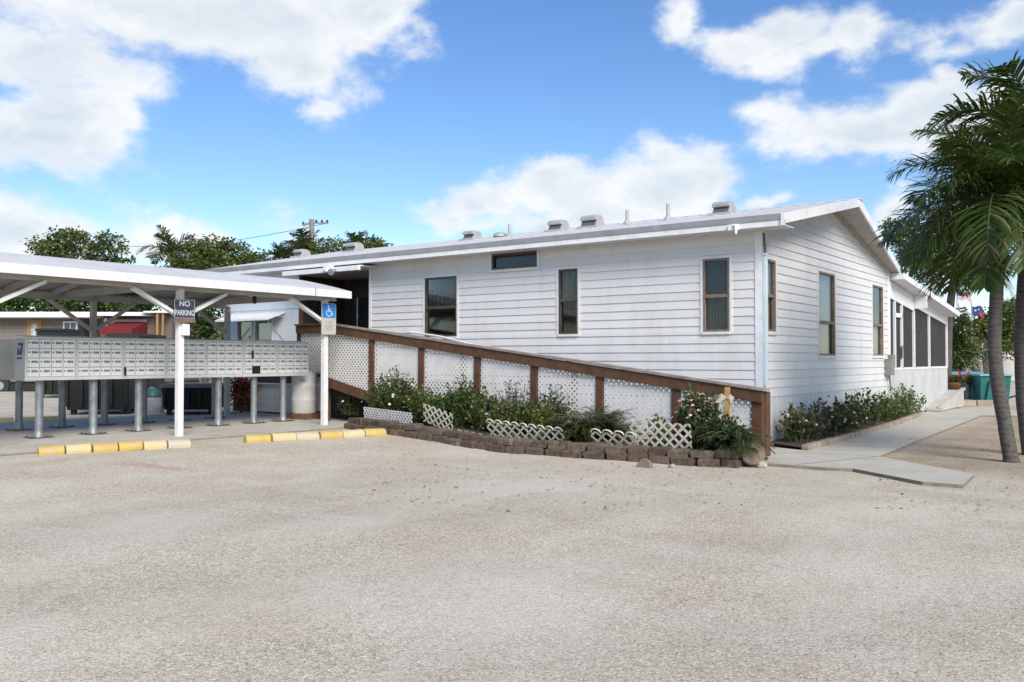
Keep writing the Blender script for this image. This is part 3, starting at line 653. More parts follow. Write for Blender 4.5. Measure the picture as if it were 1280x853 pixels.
mb = MB(); p = on_y(625, 298, 16.3); mb.lathe([(.16, 0), (.16, .05), (.1, .1), (.02, .12)], (p.x, 16.3, rz(16.3)), 14); obj('roof_cap', mb, M['metalvent'], roof)
# canopy strip over the porch with floodlight
mb = MB(); a = on_y(358, 333, 13.3); b = on_y(462, 336, 13.3)
mb.box(-16.2, -13.75, 13.30, 13.36, 3.30, 3.40); mb.box(-16.2, -13.75, 13.36, YF, 3.385, 3.41)
cn = obj('porch_canopy', mb, M['trim'], home)
mb = MB(); mb.lathe([(.07, 0), (.075, .05), (.04, .10)], (-14.62, 13.24, 3.30), 12); mb.box(-14.75, -14.5, 13.22, 13.30, 3.33, 3.43); fl = obj('floodlight', mb, M['trim'], cn)
mb = MB(); mb.tube([(-14.45, 13.30, 3.34), (-14.40, 13.12, 3.27)], [.03, .075], 12); obj('lamp', mb, M['metal'], fl)
# electricity meter box on the end wall
p = on_x(1107, 458, XE)
mb = MB(); mb.box(XE + .02, XE + .16, p.y - .16, p.y + .14, 1.05, 1.42); mb.box(XE + .02, XE + .12, p.y + .16, p.y + .40, 1.22, 1.52); mb.tube([(XE + .07, p.y + .05, 1.06), (XE + .07, p.y + .15, .75), (XE + .05, p.y + .22, .70)], .02, 6)
obj('meter_box', mb, pmat('meter_box_paint', (.24,.235,.22), (.17,.165,.16), 7, .6), home)

# screened porch at the far end
SY0, SY1 = YB + .12, 28.75
def sz(y): return 3.27 - (y - SY0)*.082
mb = MB(); mb.box(XE - .12, XE, SY0, SY1, .0, 1.19); mb.box(-12, XE - .12, SY1 - .12, SY1, 0, 1.19)
sp = obj('screened_porch', mb, pmat('porch_base_wall', (.52,.53,.51), (.46,.47,.455), 2, .7, dirt=(.34,.34,.31), dirtamt=.35, dscale=2), home)
ys = [SY0, 22.55, 23.25, 24.55, 26.35, SY1]
mb = MB()
for i, y in enumerate(ys): mb.box(XE - .09, XE + .012, y - (.045 if i not in (3,) else .075), y + .035, 1.19, sz(y) - .02)
mb.box(XE - .09, XE + .012, SY0, SY1, 1.16, 1.215); mb.box(XE - .09, XE + .012, 22.55, 23.25, 2.42, 2.52)
for i in range(5):
    mb.prism([(XE - .09, ys[i], sz(ys[i]) - (.42 if i < 3 else .30)), (XE - .09, ys[i+1], sz(ys[i+1]) - (.42 if i < 3 else .30)), (XE - .09, ys[i+1], sz(ys[i+1]) - .02), (XE - .09, ys[i], sz(ys[i]) - .02)], (.10, 0, 0))
obj('frame', mb, M['trim'], sp)
for i in range(5):
    mb = MB(); mb.prism([(XE - .05, ys[i], 1.2), (XE - .05, ys[i+1], 1.2), (XE - .05, ys[i+1], sz(ys[i+1]) - .25), (XE - .05, ys[i], sz(ys[i]) - .25)], (.012, 0, 0)); obj('screen', mb, M['screen'], sp)
mb = MB(); mb.box(XE + .014, XE + .03, 23.14, 23.22, 1.45, 1.75); obj('door_lock', mb, M['metal'], sp)
mb = MB(); mb.prism([(-12, SY0, sz(SY0) + .0), (-12, SY1 + .06, sz(SY1 + .06) - .05), (-12, SY1 + .06, sz(SY1 + .06) + .09), (-12, SY0, sz(SY0) + .14)], (12 + XE + .33, 0, 0))
obj('roof', mb, M['trim'], sp)
mb = MB(); mb.box(XE + .02, XE + .30, 24.50, 24.62, sz(24.5) - .34, sz(24.5)); mb.box(XE + .02, XE + .31, 24.47, 24.498, sz(24.5) - .36, sz(24.5)); obj('header', mb, M['trim'], sp)
mb = MB(); mb.prism([(XE, 25.6, .06), (XE, 28.9, .06), (XE, 28.9, .52), (XE, 25.6, .12)], (.40, 0, 0)); obj('ramp_base', mb, M['concrete'], sp)
mb = MB(); mb.prism([(XE + .34, 25.6, .125), (XE + .34, 28.95, .53), (XE + .34, 28.95, .59), (XE + .34, 25.6, .185)], (.10, 0, 0)); obj('ramp_kerb', mb, M['beamgrey'], sp)
# ------------------------------------------------------------------ lattice
def clip(poly, a, b, c):             # keep a*x+b*y<=c
    out = []
    for i in range(len(poly)):
        p, q = poly[i], poly[(i+1) % len(poly)]; dp = a*p[0]+b*p[1]-c; dq = a*q[0]+b*q[1]-c
        if dp <= 0: out.append(p)
        if dp*dq < 0: t = dp/(dp-dq); out.append((p[0]+(q[0]-p[0])*t, p[1]+(q[1]-p[1])*t))
    return out
def lattice(mb, poly, pitch, w, th, F, ang=45):
    """poly convex (counter-clockwise) in a panel's own plane; F maps (s, t, depth) to space"""
    for layer, a in enumerate((ang, ang + 90)):
        n = (math.cos(R(a)), math.sin(R(a)))
        ds = [p[0]*n[0]+p[1]*n[1] for p in poly]; k0 = math.floor(min(ds)/pitch); k1 = math.ceil(max(ds)/pitch)
        for k in range(k0, k1 + 1):
            s = clip(clip(poly, n[0], n[1], k*pitch + w/2), -n[0], -n[1], -(k*pitch - w/2))
            if len(s) < 3: continue
            d0 = layer*th*.8; v = [F(x, y, d0) for x, y in s]; v2 = [F(x, y, d0 + th) for x, y in s]; m = len(s)
            mb.add(v + v2, [tuple(range(m-1,-1,-1)), tuple(range(m, 2*m))] + [(i,(i+1)%m,m+(i+1)%m,m+i) for i in range(m)])

# ------------------------------------------------------------------ access ramp
RP0, RP1 = Vector((-4.6, 12.2)), Vector((-13.4, 12.62))       # foot and head of the outer face
RD = (RP1 - RP0).normalized(); RNRM = Vector((RD.y, -RD.x))    # RNRM points to the house side
if RNRM.y < 0: RNRM = -RNRM
def on_ramp(x, y):
    d = ray(x, y); n = Vector((RNRM.x, RNRM.y, 0)); return CAM + d*((Vector((RP0.x, RP0.y, 0)) - CAM).dot(n)/d.dot(n))
def rp(s, o, z): q = RP0 + RD*s + RNRM*o; return (q.x, q.y, z)     # s up the ramp, o toward the house
def sof(x, y): q = on_ramp(x, y); return (Vector((q.x, q.y)) - RP0).dot(RD)
ramp_ = thing('access_ramp', 'brown timber access ramp with white lattice panels climbing to the porch', 'ramp', (RP0.x, RP0.y, 0))
S0, S1 = sof(955, 488), sof(405, 408)
z_a, z_b = on_ramp(955, 487).z, on_ramp(466, 413).z; s_b = sof(466, 413)
def rail_z(s): return z_a + (z_b - z_a)*(s - S0)/(s_b - S0)
ss = [sof(947.5, 520)] + [sof(p, q) for p, q in ((846,484),(751,464),(669,452),(598,442),(528,432),(466,425))] + [S1 - .1]
def sbox(mb, s0, s1, o0, o1, f0, f1):
    """a piece along the ramp whose bottom and top follow f0(s), f1(s)"""
    v = [rp(s0, o0, f0(s0)), rp(s1, o0, f0(s1)), rp(s1, o1, f0(s1)), rp(s0, o1, f0(s0)), rp(s0, o0, f1(s0)), rp(s1, o0, f1(s1)), rp(s1, o1, f1(s1)), rp(s0, o1, f1(s0))]
    mb.add(v, [(0,3,2,1),(4,5,6,7),(0,1,5,4),(1,2,6,5),(2,3,7,6),(3,0,4,7)])
rz0 = lambda d: (lambda s: rail_z(s) + d)
cz = lambda c: (lambda s: c)
for i, s in enumerate(ss):
    mb = MB(); w_ = .068 if i else .08; sbox(mb, s - w_, s + w_, -.05, .05, cz(-.05), rz0(-.03)); obj('post', mb, M['brown'], ramp_, bevel=.006)
mb = MB(); sbox(mb, S0 - .005, S0 + .09, .056, .21, cz(-.05), rz0(-.04)); obj('post', mb, M['brown'], ramp_, bevel=.006)
for s in ss[1::2]:
    mb = MB(); sbox(mb, s - .05, s + .05, 1.12, 1.2, cz(0), rz0(-.2)); obj('post', mb, M['brown'], ramp_)
mb = MB(); sbox(mb, S0 - .01, S1, -.092, -.053, rz0(-.185), rz0(-.02)); obj('rail', mb, M['brown'], ramp_, bevel=.004)
mb = MB(); n = 5
for i in range(n):
    a, b = S0 - .05 + (S1 - S0 + .05)*i/n, S0 - .05 + (S1 - S0 + .05)*(i + 1)/n; e = .006*(i % 2)
    sbox(mb, a + .004, b - .004, -.12, .075, rz0(-.017 + e), rz0(.017 + e))
obj('rail_cap', mb, M['greywood'], ramp_, bevel=.004)
mb = MB(); zs = lambda s: max(gz(-13) - .02, on_st(s))
st0, st1 = on_ramp(420, 480).z, on_ramp(460, 494).z; sa, sb_ = sof(420, 480), sof(460, 494)
def on_st(s): return st1 + (st0 - st1)*(s - sb_)/(sa - sb_)
sbox(mb, sb_ - 2.2, S1, -.085, -.045, lambda s: on_st(s) - .10, lambda s: on_st(s) + .09); obj('stringer', mb, M['brown'], ramp_)
mb = MB(); s = .3
while s < S1 + .2:
    z = max(.10, on_st(s) + .06) if s > sb_ - 2 else max(.10, .10 + (on_st(sb_ - 2) - .04)*(s - .3)/(sb_ - 2.3)); sbox(mb, s, s + .135, .06, 1.15, cz(z), cz(z + .035)); s += .142
mb.box(-15.7, -13.42, 13.22, YF - .03, 1.04, 1.08)
obj('deck', mb, M['brown'], ramp_)
LP = lambda s, t, d: Vector(rp(s, -.02 + d, t))
for i in range(len(ss) - 1):
    a, b = ss[i] + .075, ss[i + 1] - .075
    hi = lambda s: rail_z(s) - .19
    lo = (lambda s: on_st(s) + .07) if i == 6 else (lambda s: max(.16, on_st(s) + .07 if i == 5 else .16))
    mb = MB(); lattice(mb, [(a, lo(a)), (b, lo(b)), (b, hi(b)), (a, hi(a))], .066, .036, .004, LP); obj('lattice_panel', mb, M['lattice'], ramp_)
# level landing rail at the head of the ramp
mb = MB(); mb.box(-15.62, -14.72, 13.21, 13.25, 1.99, 2.15); mb.box(-15.62, -14.72, 13.17, 13.34, 2.155, 2.19); obj('rail', mb, M['brown'], ramp_)
for x in (-15.58, -14.78):
    mb = MB(); mb.box(x - .06, x + .06, 13.26, 13.35, .1, 2.15); obj('post', mb, M['brown'], ramp_)
Fy = lambda y0: (lambda s, t, d: (s, y0 + d, t))
mb = MB(); lattice(mb, [(-15.52, .28), (-14.84, .28), (-14.84, 1.98), (-15.52, 1.98)], .066, .036, .004, Fy(13.27)); obj('lattice_panel', mb, M['lattice'], ramp_)
mb = MB(); lattice(mb, [(-17.6, .18), (-15.64, .18), (-15.64, .84), (-17.6, .84)], .066, .036, .004, Fy(13.62)); obj('lattice_panel', mb, M['lattice'], ramp_)
mb = MB(); mb.box(-17.6, -15.64, 13.56, 13.61, .86, 1.03); obj('stringer', mb, M['porchbrown'], ramp_)
mb = MB(); mb.box(-14.70, -11.2, 13.36, 13.40, .1, 1.0); obj('shade_board', mb, M['porchbrown'], ramp_)  # dark board added in place of the open shade behind the lattice
mb = MB(); mb.tube([rp(s_, 1.12, rail_z(s_) - (.09 if s_ < 7 else .02)) for s_ in [.9 + (sb_ - .9)*j/8 for j in range(9)]], .022, 8); obj('handrail', mb, M['trim'], ramp_)

# ------------------------------------------------------------------ retaining wall round the front bed
def along(poly, step):
    out = []; acc = 0
    for (p, q) in zip(poly[:-1], poly[1:]):
        L = math.hypot(q[0]-p[0], q[1]-p[1]); t = acc
        while t < L: out.append((p[0]+(q[0]-p[0])*t/L, p[1]+(q[1]-p[1])*t/L, math.atan2(q[1]-p[1], q[0]-p[0]))); t += step
        acc = t - L
    return out
def block(mb, x, y, z, a, L, D, H, tilt=0):
    M4 = Matrix.Translation((x, y, z)) @ Matrix.Rotation(a, 4, 'Z') @ Matrix.Rotation(tilt, 4, 'Y')
    v = [(-L/2,-D/2,0),(L/2,-D/2,0),(L/2*.86,D/2,0),(-L/2*.86,D/2,0)]
    jit = lambda p, h: M4 @ Vector((p[0]+rnd.uniform(-.014,.014), p[1]+rnd.uniform(-.012,.012), h+rnd.uniform(-.008,.008)))
    c = .018
    lo = [jit(p, 0) for p in v]; mid = [jit(p, H - c) for p in v]
    top = [M4 @ Vector((p[0]*(1-2*c/L), p[1]*(1-2*c/D), H)) for p in v]
    mb.add(lo + mid + top, [(3,2,1,0)] + [(i,(i+1)%4,4+(i+1)%4,4+i) for i in range(4)] + [(4+i,4+(i+1)%4,8+(i+1)%4,8+i) for i in range(4)] + [(8,9,10,11)])
mb = MB()
for i, (x, y, a) in enumerate(along(wl, .335)):
    block(mb, x + rnd.uniform(-.015,.015), y + rnd.uniform(-.03,.03), gz(x) - .025, a + rnd.uniform(-.10,.10), .325*rnd.uniform(.88,1), .22, .13, rnd.uniform(-.02,.02))
for i, (x, y, a) in enumerate(along([(p[0] + .03, p[1] + .06) for p in wl], .315)):
    block(mb, x, y + rnd.uniform(-.03,.03), gz(x) + .104 + rnd.uniform(-.012,.012), a + rnd.uniform(-.13,.13), .31*rnd.uniform(.86,1), .22, .108*rnd.uniform(.9,1.1), rnd.uniform(-.05,.05))
tag(obj('garden_wall', mb, M['block'], bevel=.006), 'low curved two course wall of brown concrete blocks holding the ramp flower bed', 'garden wall')
p = on_z(933, 582)
mb = MB(); mb.lathe([(.150, -.04), (.163, -.02), (.163, .025), (.150, .04)], (0, 0, 0), 22)
o = tag(obj('stepping_stone', mb, M['greystone'], local=True), 'round grey stepping stone leaning upright at the right end of the block wall', 'stone'); qq = on_y(941, 567, 11.32); o.location = qq; o.rotation_euler = (R(72), 0, R(28))
mb = MB(); mb.lathe([(.10, -.035), (.112, -.01), (.11, .03), (.10, .04)], (0, 0, 0), 16)
q = on_z(805, 582); o = tag(obj('stepping_stone', mb, M['greystone'], local=True), 'flat brown grey slab wedged under the block wall in front of the lattice pieces', 'stone'); qq = on_z(805, 582, .03); o.location = (qq.x, qq.y + .03, .005); o.rotation_euler = (R(75), R(5), R(-8))
def rock(name, loc, r, label, m):
    mb = MB(); bm = bmesh.new(); bmesh.ops.create_icosphere(bm, subdivisions=2, radius=1)
    for v in bm.verts: v.co *= 1 + rnd.uniform(-.16, .16)
    vs = [(v.co.x*r, v.co.y*r*.8, v.co.z*r*.7) for v in bm.verts]; fs = [[v.index for v in f.verts] for f in bm.faces]; bm.free(); mb.add(vs, fs)
    o = tag(obj(name, mb, m, local=True), label, 'rock'); o.location = loc; return o
rock('white_rock', tuple(on_z(952, 585).xy) + (.04,), .07, 'small white rock below the round grey stone at the wall end', pmat('white_rock', (.46,.43,.37), (.36,.33,.28), 9, .9, bs=.4))
rock('small_rock', tuple(on_z(840, 585).xy) + (.02,), .05, 'small pale rock on the gravel before the block wall', M['stone'])

# ------------------------------------------------------------------ little lattice edging pieces stuck in the bed
def edging(label, pxa, pya, pxb, pyb, Y, hgt, pitch, w, lean, m, scallop=True, ang=45, sag=0):
    """pxa,pya..pxb,pyb: the foot of the piece as seen; Y: distance of its foot"""
    def wy(q):
        for (a_, b_) in zip(WALLPX[:-1], WALLPX[1:]):
            if a_[0] <= q <= b_[0]: f_ = (q - a_[0])/(b_[0] - a_[0]); return on_z(q, a_[1] + (b_[1] - a_[1])*f_, a_[2] + (b_[2] - a_[2])*f_).y + .22
    A = on_y(pxa, pya, wy(pxa)); Bp = on_y(pxb, pyb, wy(pxb)); d = (Bp - A); L = d.length; d.normalize()
    up = Vector((0, -math.sin(R(lean)), math.cos(R(lean)))); up = (up - d*up.dot(d)).normalized(); nn = d.cross(up)
    F = lambda s, t, q: A + d*s + up*t + nn*q
    mb = MB(); lattice(mb, [(0, 0), (L, 0), (L, hgt), (0, hgt)], pitch, w, .008, F, ang)
    if scallop:
        n = max(2, round(L/(pitch*1.414))); st = L/n
        for i in range(n):
            pts = [F(st*(i+.5) + st*.42*math.cos(t*math.pi/8), hgt - .012 + st*.34*math.sin(t*math.pi/8), .008) for t in range(9)]
            mb.tube(pts, w*.42, 6)
    return tag(obj('lattice_edging', mb, m), label, 'garden edging', 'small lattice edging pieces in the front flower bed')
WLT = pmat('white_lattice_edging', (.64,.65,.67), (.56,.56,.57), 9, .6, dirt=(.3,.27,.22), dirtamt=.35, dscale=9)
edging('fine white lattice edging under the leftmost pink flowered bush', 456, 529, 516, 538, (12.25, 12.1), .30, .062, .026, 5, WLT, False)
edging('grey coarse lattice scrap tilted between green leaves, second from the left', 530, 527, 566, 541, (11.95, 11.85), .33, .10, .028, 12, M['oldlattice'], False, 40)
edging('short lattice scrap almost buried at the foot of the green shrub', 574, 546, 606, 552, (11.72, 11.6), .13, .11, .026, 20, M['oldlattice'], False, 50)
edging('long cream scalloped lattice edging below the purple leaved shrub', 612, 546, 708, 559, (11.55, 11.25), .27, .115, .028, 22, M['oldlattice'])
edging('cream scalloped lattice edging leaning low just right of the fern', 742, 557, 800, 563, (11.15, 11.0), .25, .12, .03, 30, M['oldlattice'])
edging('tall cream lattice piece with square holes left of the pink flower bush', 790, 560, 866, 569, (11.0, 10.95), .43, .105, .032, 14, M['oldlattice'], False)

# ------------------------------------------------------------------ plants
G1 = 'shrubs in the flower bed before the ramp'
def leaf(mb, p, d, up, L, W, mi):
    s = d.cross(up); 
    if s.length < 1e-4: s = Vector((1, 0, 0))
    s.normalize(); n = s.cross(d).normalized()
    mb.add([p, p + d*L*.45 + s*W - n*W*.25, p + d*L - n*L*.12, p + d*L*.45 - s*W - n*W*.25], [(0, 1, 2), (0, 2, 3)], mi)
def rdir(r, zmin=-.3):
    while True:
        v = Vector((r.uniform(-1,1), r.uniform(-1,1), r.uniform(zmin, 1)))
        if .1 < v.length < 1: return v.normalized()
def flower_mesh(r=.03):
    mb = MB(); n = 5
    for k in range(n):
        a = 2*math.pi*k/n; d = Vector((math.cos(a), math.sin(a), .35)).normalized(); e = Vector((-math.sin(a), math.cos(a), 0))
        mb.add([Vector((0,0,0)), d*r*.6 + e*r*.42, d*r, d*r*.6 - e*r*.42], [(0,1,2,3)])
    me = bpy.data.meshes.new('flower'); me.from_pydata(mb.v, [], mb.f); me.update(); return me
FLM = {}
def flowers(parent, pts, m, r):
    key = (m.name, round(r, 3))
    if key not in FLM: FLM[key] = flower_mesh(r); FLM[key].materials.append(m)
    for p, d in pts:
        o = bpy.data.objects.new('flower', FLM[key]); COL.objects.link(o); o.parent = parent; o.location = p
        o.rotation_euler = d.to_track_quat('Z', 'Y').to_euler()
def bush(name, label, cat, base, w, dpt, h, nst, lps, L, W, mats, wts, fl=None, seed=0, upright=.5, group=None, z0=.12, zleaf=0.0):
    """leafy shrub: nst branching stems, each carrying lps leaves along and round it"""
    if group == G1:
        kh = 1.18 if seed in (9, 10, 11, 12) else 1.5
        w, dpt, h, nst, lps, L, W = w*1.45, dpt*1.1, h*kh, int(nst*2.2), int(lps*1.3), L*1.12, W*1.15
    r = random.Random(seed); t = thing(name, label, cat, base, 0, group)
    fo = MB(); st = MB(); tips = []
    for i in range(nst):
        a = r.uniform(0, 6.283); q = math.sqrt(r.random())
        foot = Vector((math.cos(a)*q*w*.22, math.sin(a)*q*dpt*.22, 0))
        hh = h*(1 - .45*q*q)*r.uniform(.62, 1.06)
        tip = Vector((math.cos(a)*q*w*.5*r.uniform(.8,1.1), math.sin(a)*q*dpt*.5*r.uniform(.8,1.1), hh))
        mid = foot.lerp(tip, .5) + Vector((r.uniform(-.04,.04), r.uniform(-.04,.04), upright*.08*h))
        st.tube([foot, mid, tip], [.007, .005, .003], 4)
        for j in range(lps):
            u = zleaf + (1 - zleaf)*(j + r.random())/lps
            p = foot.lerp(mid, u*2) if u < .5 else mid.lerp(tip, u*2 - 1)
            dd = (rdir(r, -.25) + (tip - mid).normalized()*.45).normalized()
            off = rdir(r, -.5)*L*r.uniform(.0, 1.3)
            s = r.uniform(.65, 1.15)
            leaf(fo, p + off, dd, rdir(r, .2), L*s, W*s, r.choices(range(len(mats)), wts)[0])
        tips.append((tip + Vector((0, 0, .01)), (Vector((tip.x, tip.y, .3)).normalized() + Vector((.3, -.5, .3))).normalized()))
    obj('stems', st, M['stem'], t, local=True, fix=False)
    obj('foliage', fo, [M[x] for x in mats], t, local=True, fix=False)
    if fl:
        for m, n, rr in fl:
            pts = []
            for _ in range(n):
                tp, d = r.choice(tips); pts.append((tp + Vector((r.uniform(-.07,.07), r.uniform(-.09,.03), r.uniform(-.16,.02))), d))
            flowers(t, pts, M[m], rr)
    return t
def at_y(px, Y, z=.15):
    if px < 720: Y += .16
    p = on_y(px, 450, Y); return (p.x, Y, z + gz(p.x))
bush('flowering_shrub', 'bushy pale pink flowered shrub at the left end of the ramp bed', 'shrub', at_y(492, 12.05), .98, .62, .62, 46, 30, .062, .018, ['l_green','l_dark','l_yellow'], [5,3,1.5], [('palepink', 22, .03), ('pink', 8, .03)], 1, group=G1)
bush('flowering_shrub', 'small dark shrub with one pink bloom in the shade left of the fine lattice', 'shrub', at_y(440, 12.65), .50, .40, .36, 18, 20, .055, .016, ['l_dark','l_green'], [4,1], [('palepink', 3, .03)], 2, group=G1)
bush('green_shrub', 'yellowish green shrub below the first gap between ramp posts', 'shrub', at_y(530, 11.95), .60, .5, .46, 26, 28, .06, .017, ['l_green','l_yellow','l_dark'], [4,3,2], [('pink', 3, .034)], 3, group=G1)
bush('green_shrub', 'dense mid green shrub above the buried lattice scrap with few pink flowers', 'shrub', at_y(580, 11.85), .78, .6, .56, 44, 30, .065, .018, ['l_green','l_dark','l_yellow'], [5,3,1], [('pink', 4, .032), ('palepink', 5, .03)], 4, group=G1)
bush('bronze_shrub', 'airy purple grey leaved shrub in front of the third lattice bay', 'shrub', at_y(642, 11.85), .78, .5, .66, 26, 20, .06, .012, ['l_purple','l_dark','l_red'], [5,2,2], [('palepink', 4, .025)], 5, group=G1)
bush('yellow_shrub', 'low yellow green shrub behind the long scalloped edging', 'shrub', at_y(632, 11.55), .75, .45, .40, 36, 26, .058, .018, ['l_yellow','l_green','l_red'], [4,4,1.5], [('palepink', 3, .028)], 6, group=G1)
bush('yellow_shrub', 'upright bright lime shrub just left of the fern', 'shrub', at_y(677, 11.42), .34, .3, .44, 16, 30, .055, .015, ['l_yellow','l_green'], [5,2], None, 7, group=G1)
bush('green_shrub', 'dark leafy shrub behind the lime shrub against the lattice', 'shrub', at_y(690, 11.85), .5, .4, .58, 20, 24, .065, .014, ['l_dark','l_fern','l_purple'], [4,2,1], None, 8, group=G1)
def fern(name, label, base, nfr, L, seed, mats, group, lift=1.0, wl=.085):
    L *= 1.35; nfr = int(nfr*1.7); wl *= 1.1
    r = random.Random(seed); t = thing(name, label, 'fern', base, 0, group); fo = MB(); st = MB()
    for i in range(nfr):
        a = r.uniform(0, 6.283); el = R(r.uniform(38, 84)); ln = L*r.uniform(.7, 1.1); p = Vector((r.uniform(-.07,.07), r.uniform(-.07,.07), 0)); pts = [p.copy()]; n = 12
        for k in range(n):
            e = el - R(r.uniform(85, 120))*lift*(k/n)**1.3
            p = p + Vector((math.cos(a)*math.cos(e), math.sin(a)*math.cos(e), math.sin(e)))*ln/n; pts.append(p.copy())
        st.tube(pts, [.004]*(n+1), 3)
        for k in range(1, n + 1):
            tg = (pts[k] - pts[k-1]).normalized(); sd = tg.cross(Vector((0,0,1))).normalized(); mi = r.choices(range(len(mats)), [3,2,1][:len(mats)])[0]
            for s in (-1, 1):
                for u in (.0, .33, .66):
                    q = pts[k-1].lerp(pts[k], u); wln = wl*(1 - .75*abs((k+u)/n - .45))*r.uniform(.7,1.15)
                    leaf(fo, q, (sd*s + tg*.45 + Vector((0,0,r.uniform(-.25,.25)))).normalized(), Vector((0,0,1)), wln, wln*.12, mi)
    obj('stems', st, M['stem'], t, local=True, fix=False); obj('fronds', fo, [M[m] for m in mats], t, local=True, fix=False); return t
bush('green_shrub', 'bright green shrub low behind the coarse lattice scrap', 'shrub', at_y(548, 11.75), .55, .45, .36, 28, 26, .06, .018, ['l_green','l_yellow','l_dark'], [4,2,2], [('palepink', 3, .03)], 13, group=G1)
bush('green_shrub', 'mixed green and lime shrub between the bronze shrub and the third post', 'shrub', at_y(608, 11.8), .6, .5, .42, 30, 26, .06, .017, ['l_green','l_dark','l_yellow','l_red'], [4,3,2,1], [('palepink', 3, .028)], 14, group=G1)
bush('green_shrub', 'dark green shrub low under the bronze shrub', 'shrub', at_y(660, 11.65), .6, .45, .38, 30, 26, .06, .016, ['l_dark','l_green','l_yellow'], [4,2,1], None, 15, group=G1)
fern('fern', 'large dark feathery fern arching below the fourth ramp post', at_y(735, 11.72), 75, .66, 21, ['l_fern','l_dark','l_yellow'], G1)
fern('fern', 'smaller feathery fern spilling over the wall beside the lime shrub', at_y(714, 11.45), 42, .44, 22, ['l_fern','l_yellow','l_dark'], G1)
fern('fern', 'spiky grey green fern tuft against the lattice left of the fern', at_y(760, 11.75), 34, .52, 23, ['l_fern','l_purple','l_dark'], G1, .8)
bush('flowering_sprig', 'thin upright sprig with a few leaves above the tall lattice piece', 'plant', at_y(822, 11.6), .32, .2, .44, 7, 14, .08, .024, ['l_green','l_yellow'], [3,1], None, 9, group=G1)
bush('flowering_shrub', 'tall pink flowered shrub just right of the tall lattice piece', 'shrub', at_y(874, 11.75), .56, .36, .76, 40, 28, .065, .019, ['l_green','l_dark','l_pinkish','l_yellow'], [4,3,2,1], [('palepink', 18, .03), ('pink', 12, .03)], 10, group=G1)
bush('flowering_shrub', 'dark glossy shrub with a magenta bloom low by the round stone', 'shrub', at_y(903, 11.4), .52, .42, .44, 46, 30, .06, .016, ['l_dark','l_green'], [5,2], [('magenta', 2, .04), ('palepink', 3, .026)], 11, group=G1)
fern('fern', 'thin dark fern drooping right beside the wooden cross', at_y(915, 11.35), 40, .46, 24, ['l_dark','l_fern','l_purple'], G1, 1.1)
bush('grassy_tuft', 'thin pale green weedy tuft behind the end of the block wall', 'plant', at_y(925, 11.15), .25, .2, .2, 10, 12, .05, .008, ['l_green','l_yellow'], [3,1], None, 12, group=G1)

G2 = 'row of shrubs along the end wall'
sb = [(-4.83, 14.35, .62, .95, 'first shrub from the ramp, dark leaved, by the white skirting', ['l_dark','l_green','l_pinkish'], [4,3,1.5]),
      (-4.85, 15.15, .66, 1.0, 'second shrub from the ramp with pinkish tips against the skirting', ['l_dark','l_green','l_pinkish'], [4,3,2.5]),
      (-4.86, 16.0, .66, 1.02, 'third shrub from the ramp, broad and mid green', ['l_green','l_dark','l_pinkish'], [4,3,1.5]),
      (-4.88, 16.9, .6, .92, 'fourth shrub from the ramp, low with pale flower tips', ['l_green','l_dark','l_pinkish'], [4,2,2]),
      (-4.90, 17.9, .62, 1.15, 'fifth shrub from the ramp, with a tall leafy spike', ['l_green','l_dark','l_pinkish'], [4,2,1]),
      (-4.93, 19.0, .70, 1.25, 'sixth shrub from the ramp, the tallest spiky one in the row', ['l_green','l_dark','l_yellow'], [4,2,1]),
      (-4.96, 20.3, .74, .95, 'seventh shrub from the ramp, rounded and light green', ['l_green','l_yellow','l_dark'], [4,2,2]),
      (-4.99, 21.6, .8, 1.1, 'eighth shrub from the ramp, bright green near the meter box', ['l_green','l_yellow','l_dark'], [4,3,1.5]),
      (-5.02, 23.0, .85, 1.2, 'last leafy green shrub of the row before the screened porch', ['l_green','l_dark','l_yellow'], [4,3,2])]
for i, (x, y, w, h, lab, ms, wt) in enumerate(sb):
    bush('border_shrub', lab, 'shrub', (x + .02, y, .07), w*.95, w*1.35, h*.64, 24, 24, .085, .024, ms, wt, [('palepink', 5, .028)] if i < 5 else None, 40 + i, upright=.8, group=G2, zleaf=.12)
mb = MB()
el = [(-4.42, 13.6), (-4.46, 15.5), (-4.52, 17.5), (-4.62, 20.0), (-4.82, 22.5), (-4.98, 24.0), (-5.1, 24.6)]
for (x, y, a) in along(el, .225): block(mb, x, y, .03 + rnd.uniform(-.004,.004), a - math.pi + math.pi + rnd.uniform(-.05,.05), .215, .12, .095, rnd.uniform(-.03,.03))
tag(obj('brick_edging', mb, M['edgebrick'], bevel=.012), 'single row of tan bricks edging the shrub bed along the footpath', 'brick edging')

# wooden cross with ribbon
t = thing('wooden_cross', 'small wooden memorial cross with a pale ribbon bow among the pink flowers', 'cross', at_y(909, 11.5, .1))
Lh = on_y(909, 484, 11.5).z - .1
mb = MB(); mb.box(-.032, .032, -.018, .018, .5, Lh); obj('upright', mb, M['gold'], t, local=True)
mb = MB(); mb.box(-.03, .03, -.016, .016, 0, .498); obj('stake', mb, M['greywood'], t, local=True)
zc = on_y(909, 497, 11.5).z - .1
mb = MB()
for s, tip in ((-1, (-.17, -.07)), (-1, (-.13, .015)), (1, (.10, -.07)), (1, (.11, .0))):
    mb.prism([(0, -.03, zc), (tip[0]*.5, -.045, zc + .045 + tip[1]*.5), (tip[0], -.03, zc + tip[1]), (tip[0]*.55, -.028, zc - .035 + tip[1]*.6)], (0, .012, 0))
obj('bow', mb, M['bowwhite'], t, local=True)
mb = MB(); mb.prism([(-.06, -.034, zc + .02), (-.19, -.04, zc + .005), (-.14, -.034, zc - .055)], (0, .012, 0)); obj('leaf', mb, pmat('brown_dried_leaf', (.20,.14,.07), None, 9, .7), t, local=True)
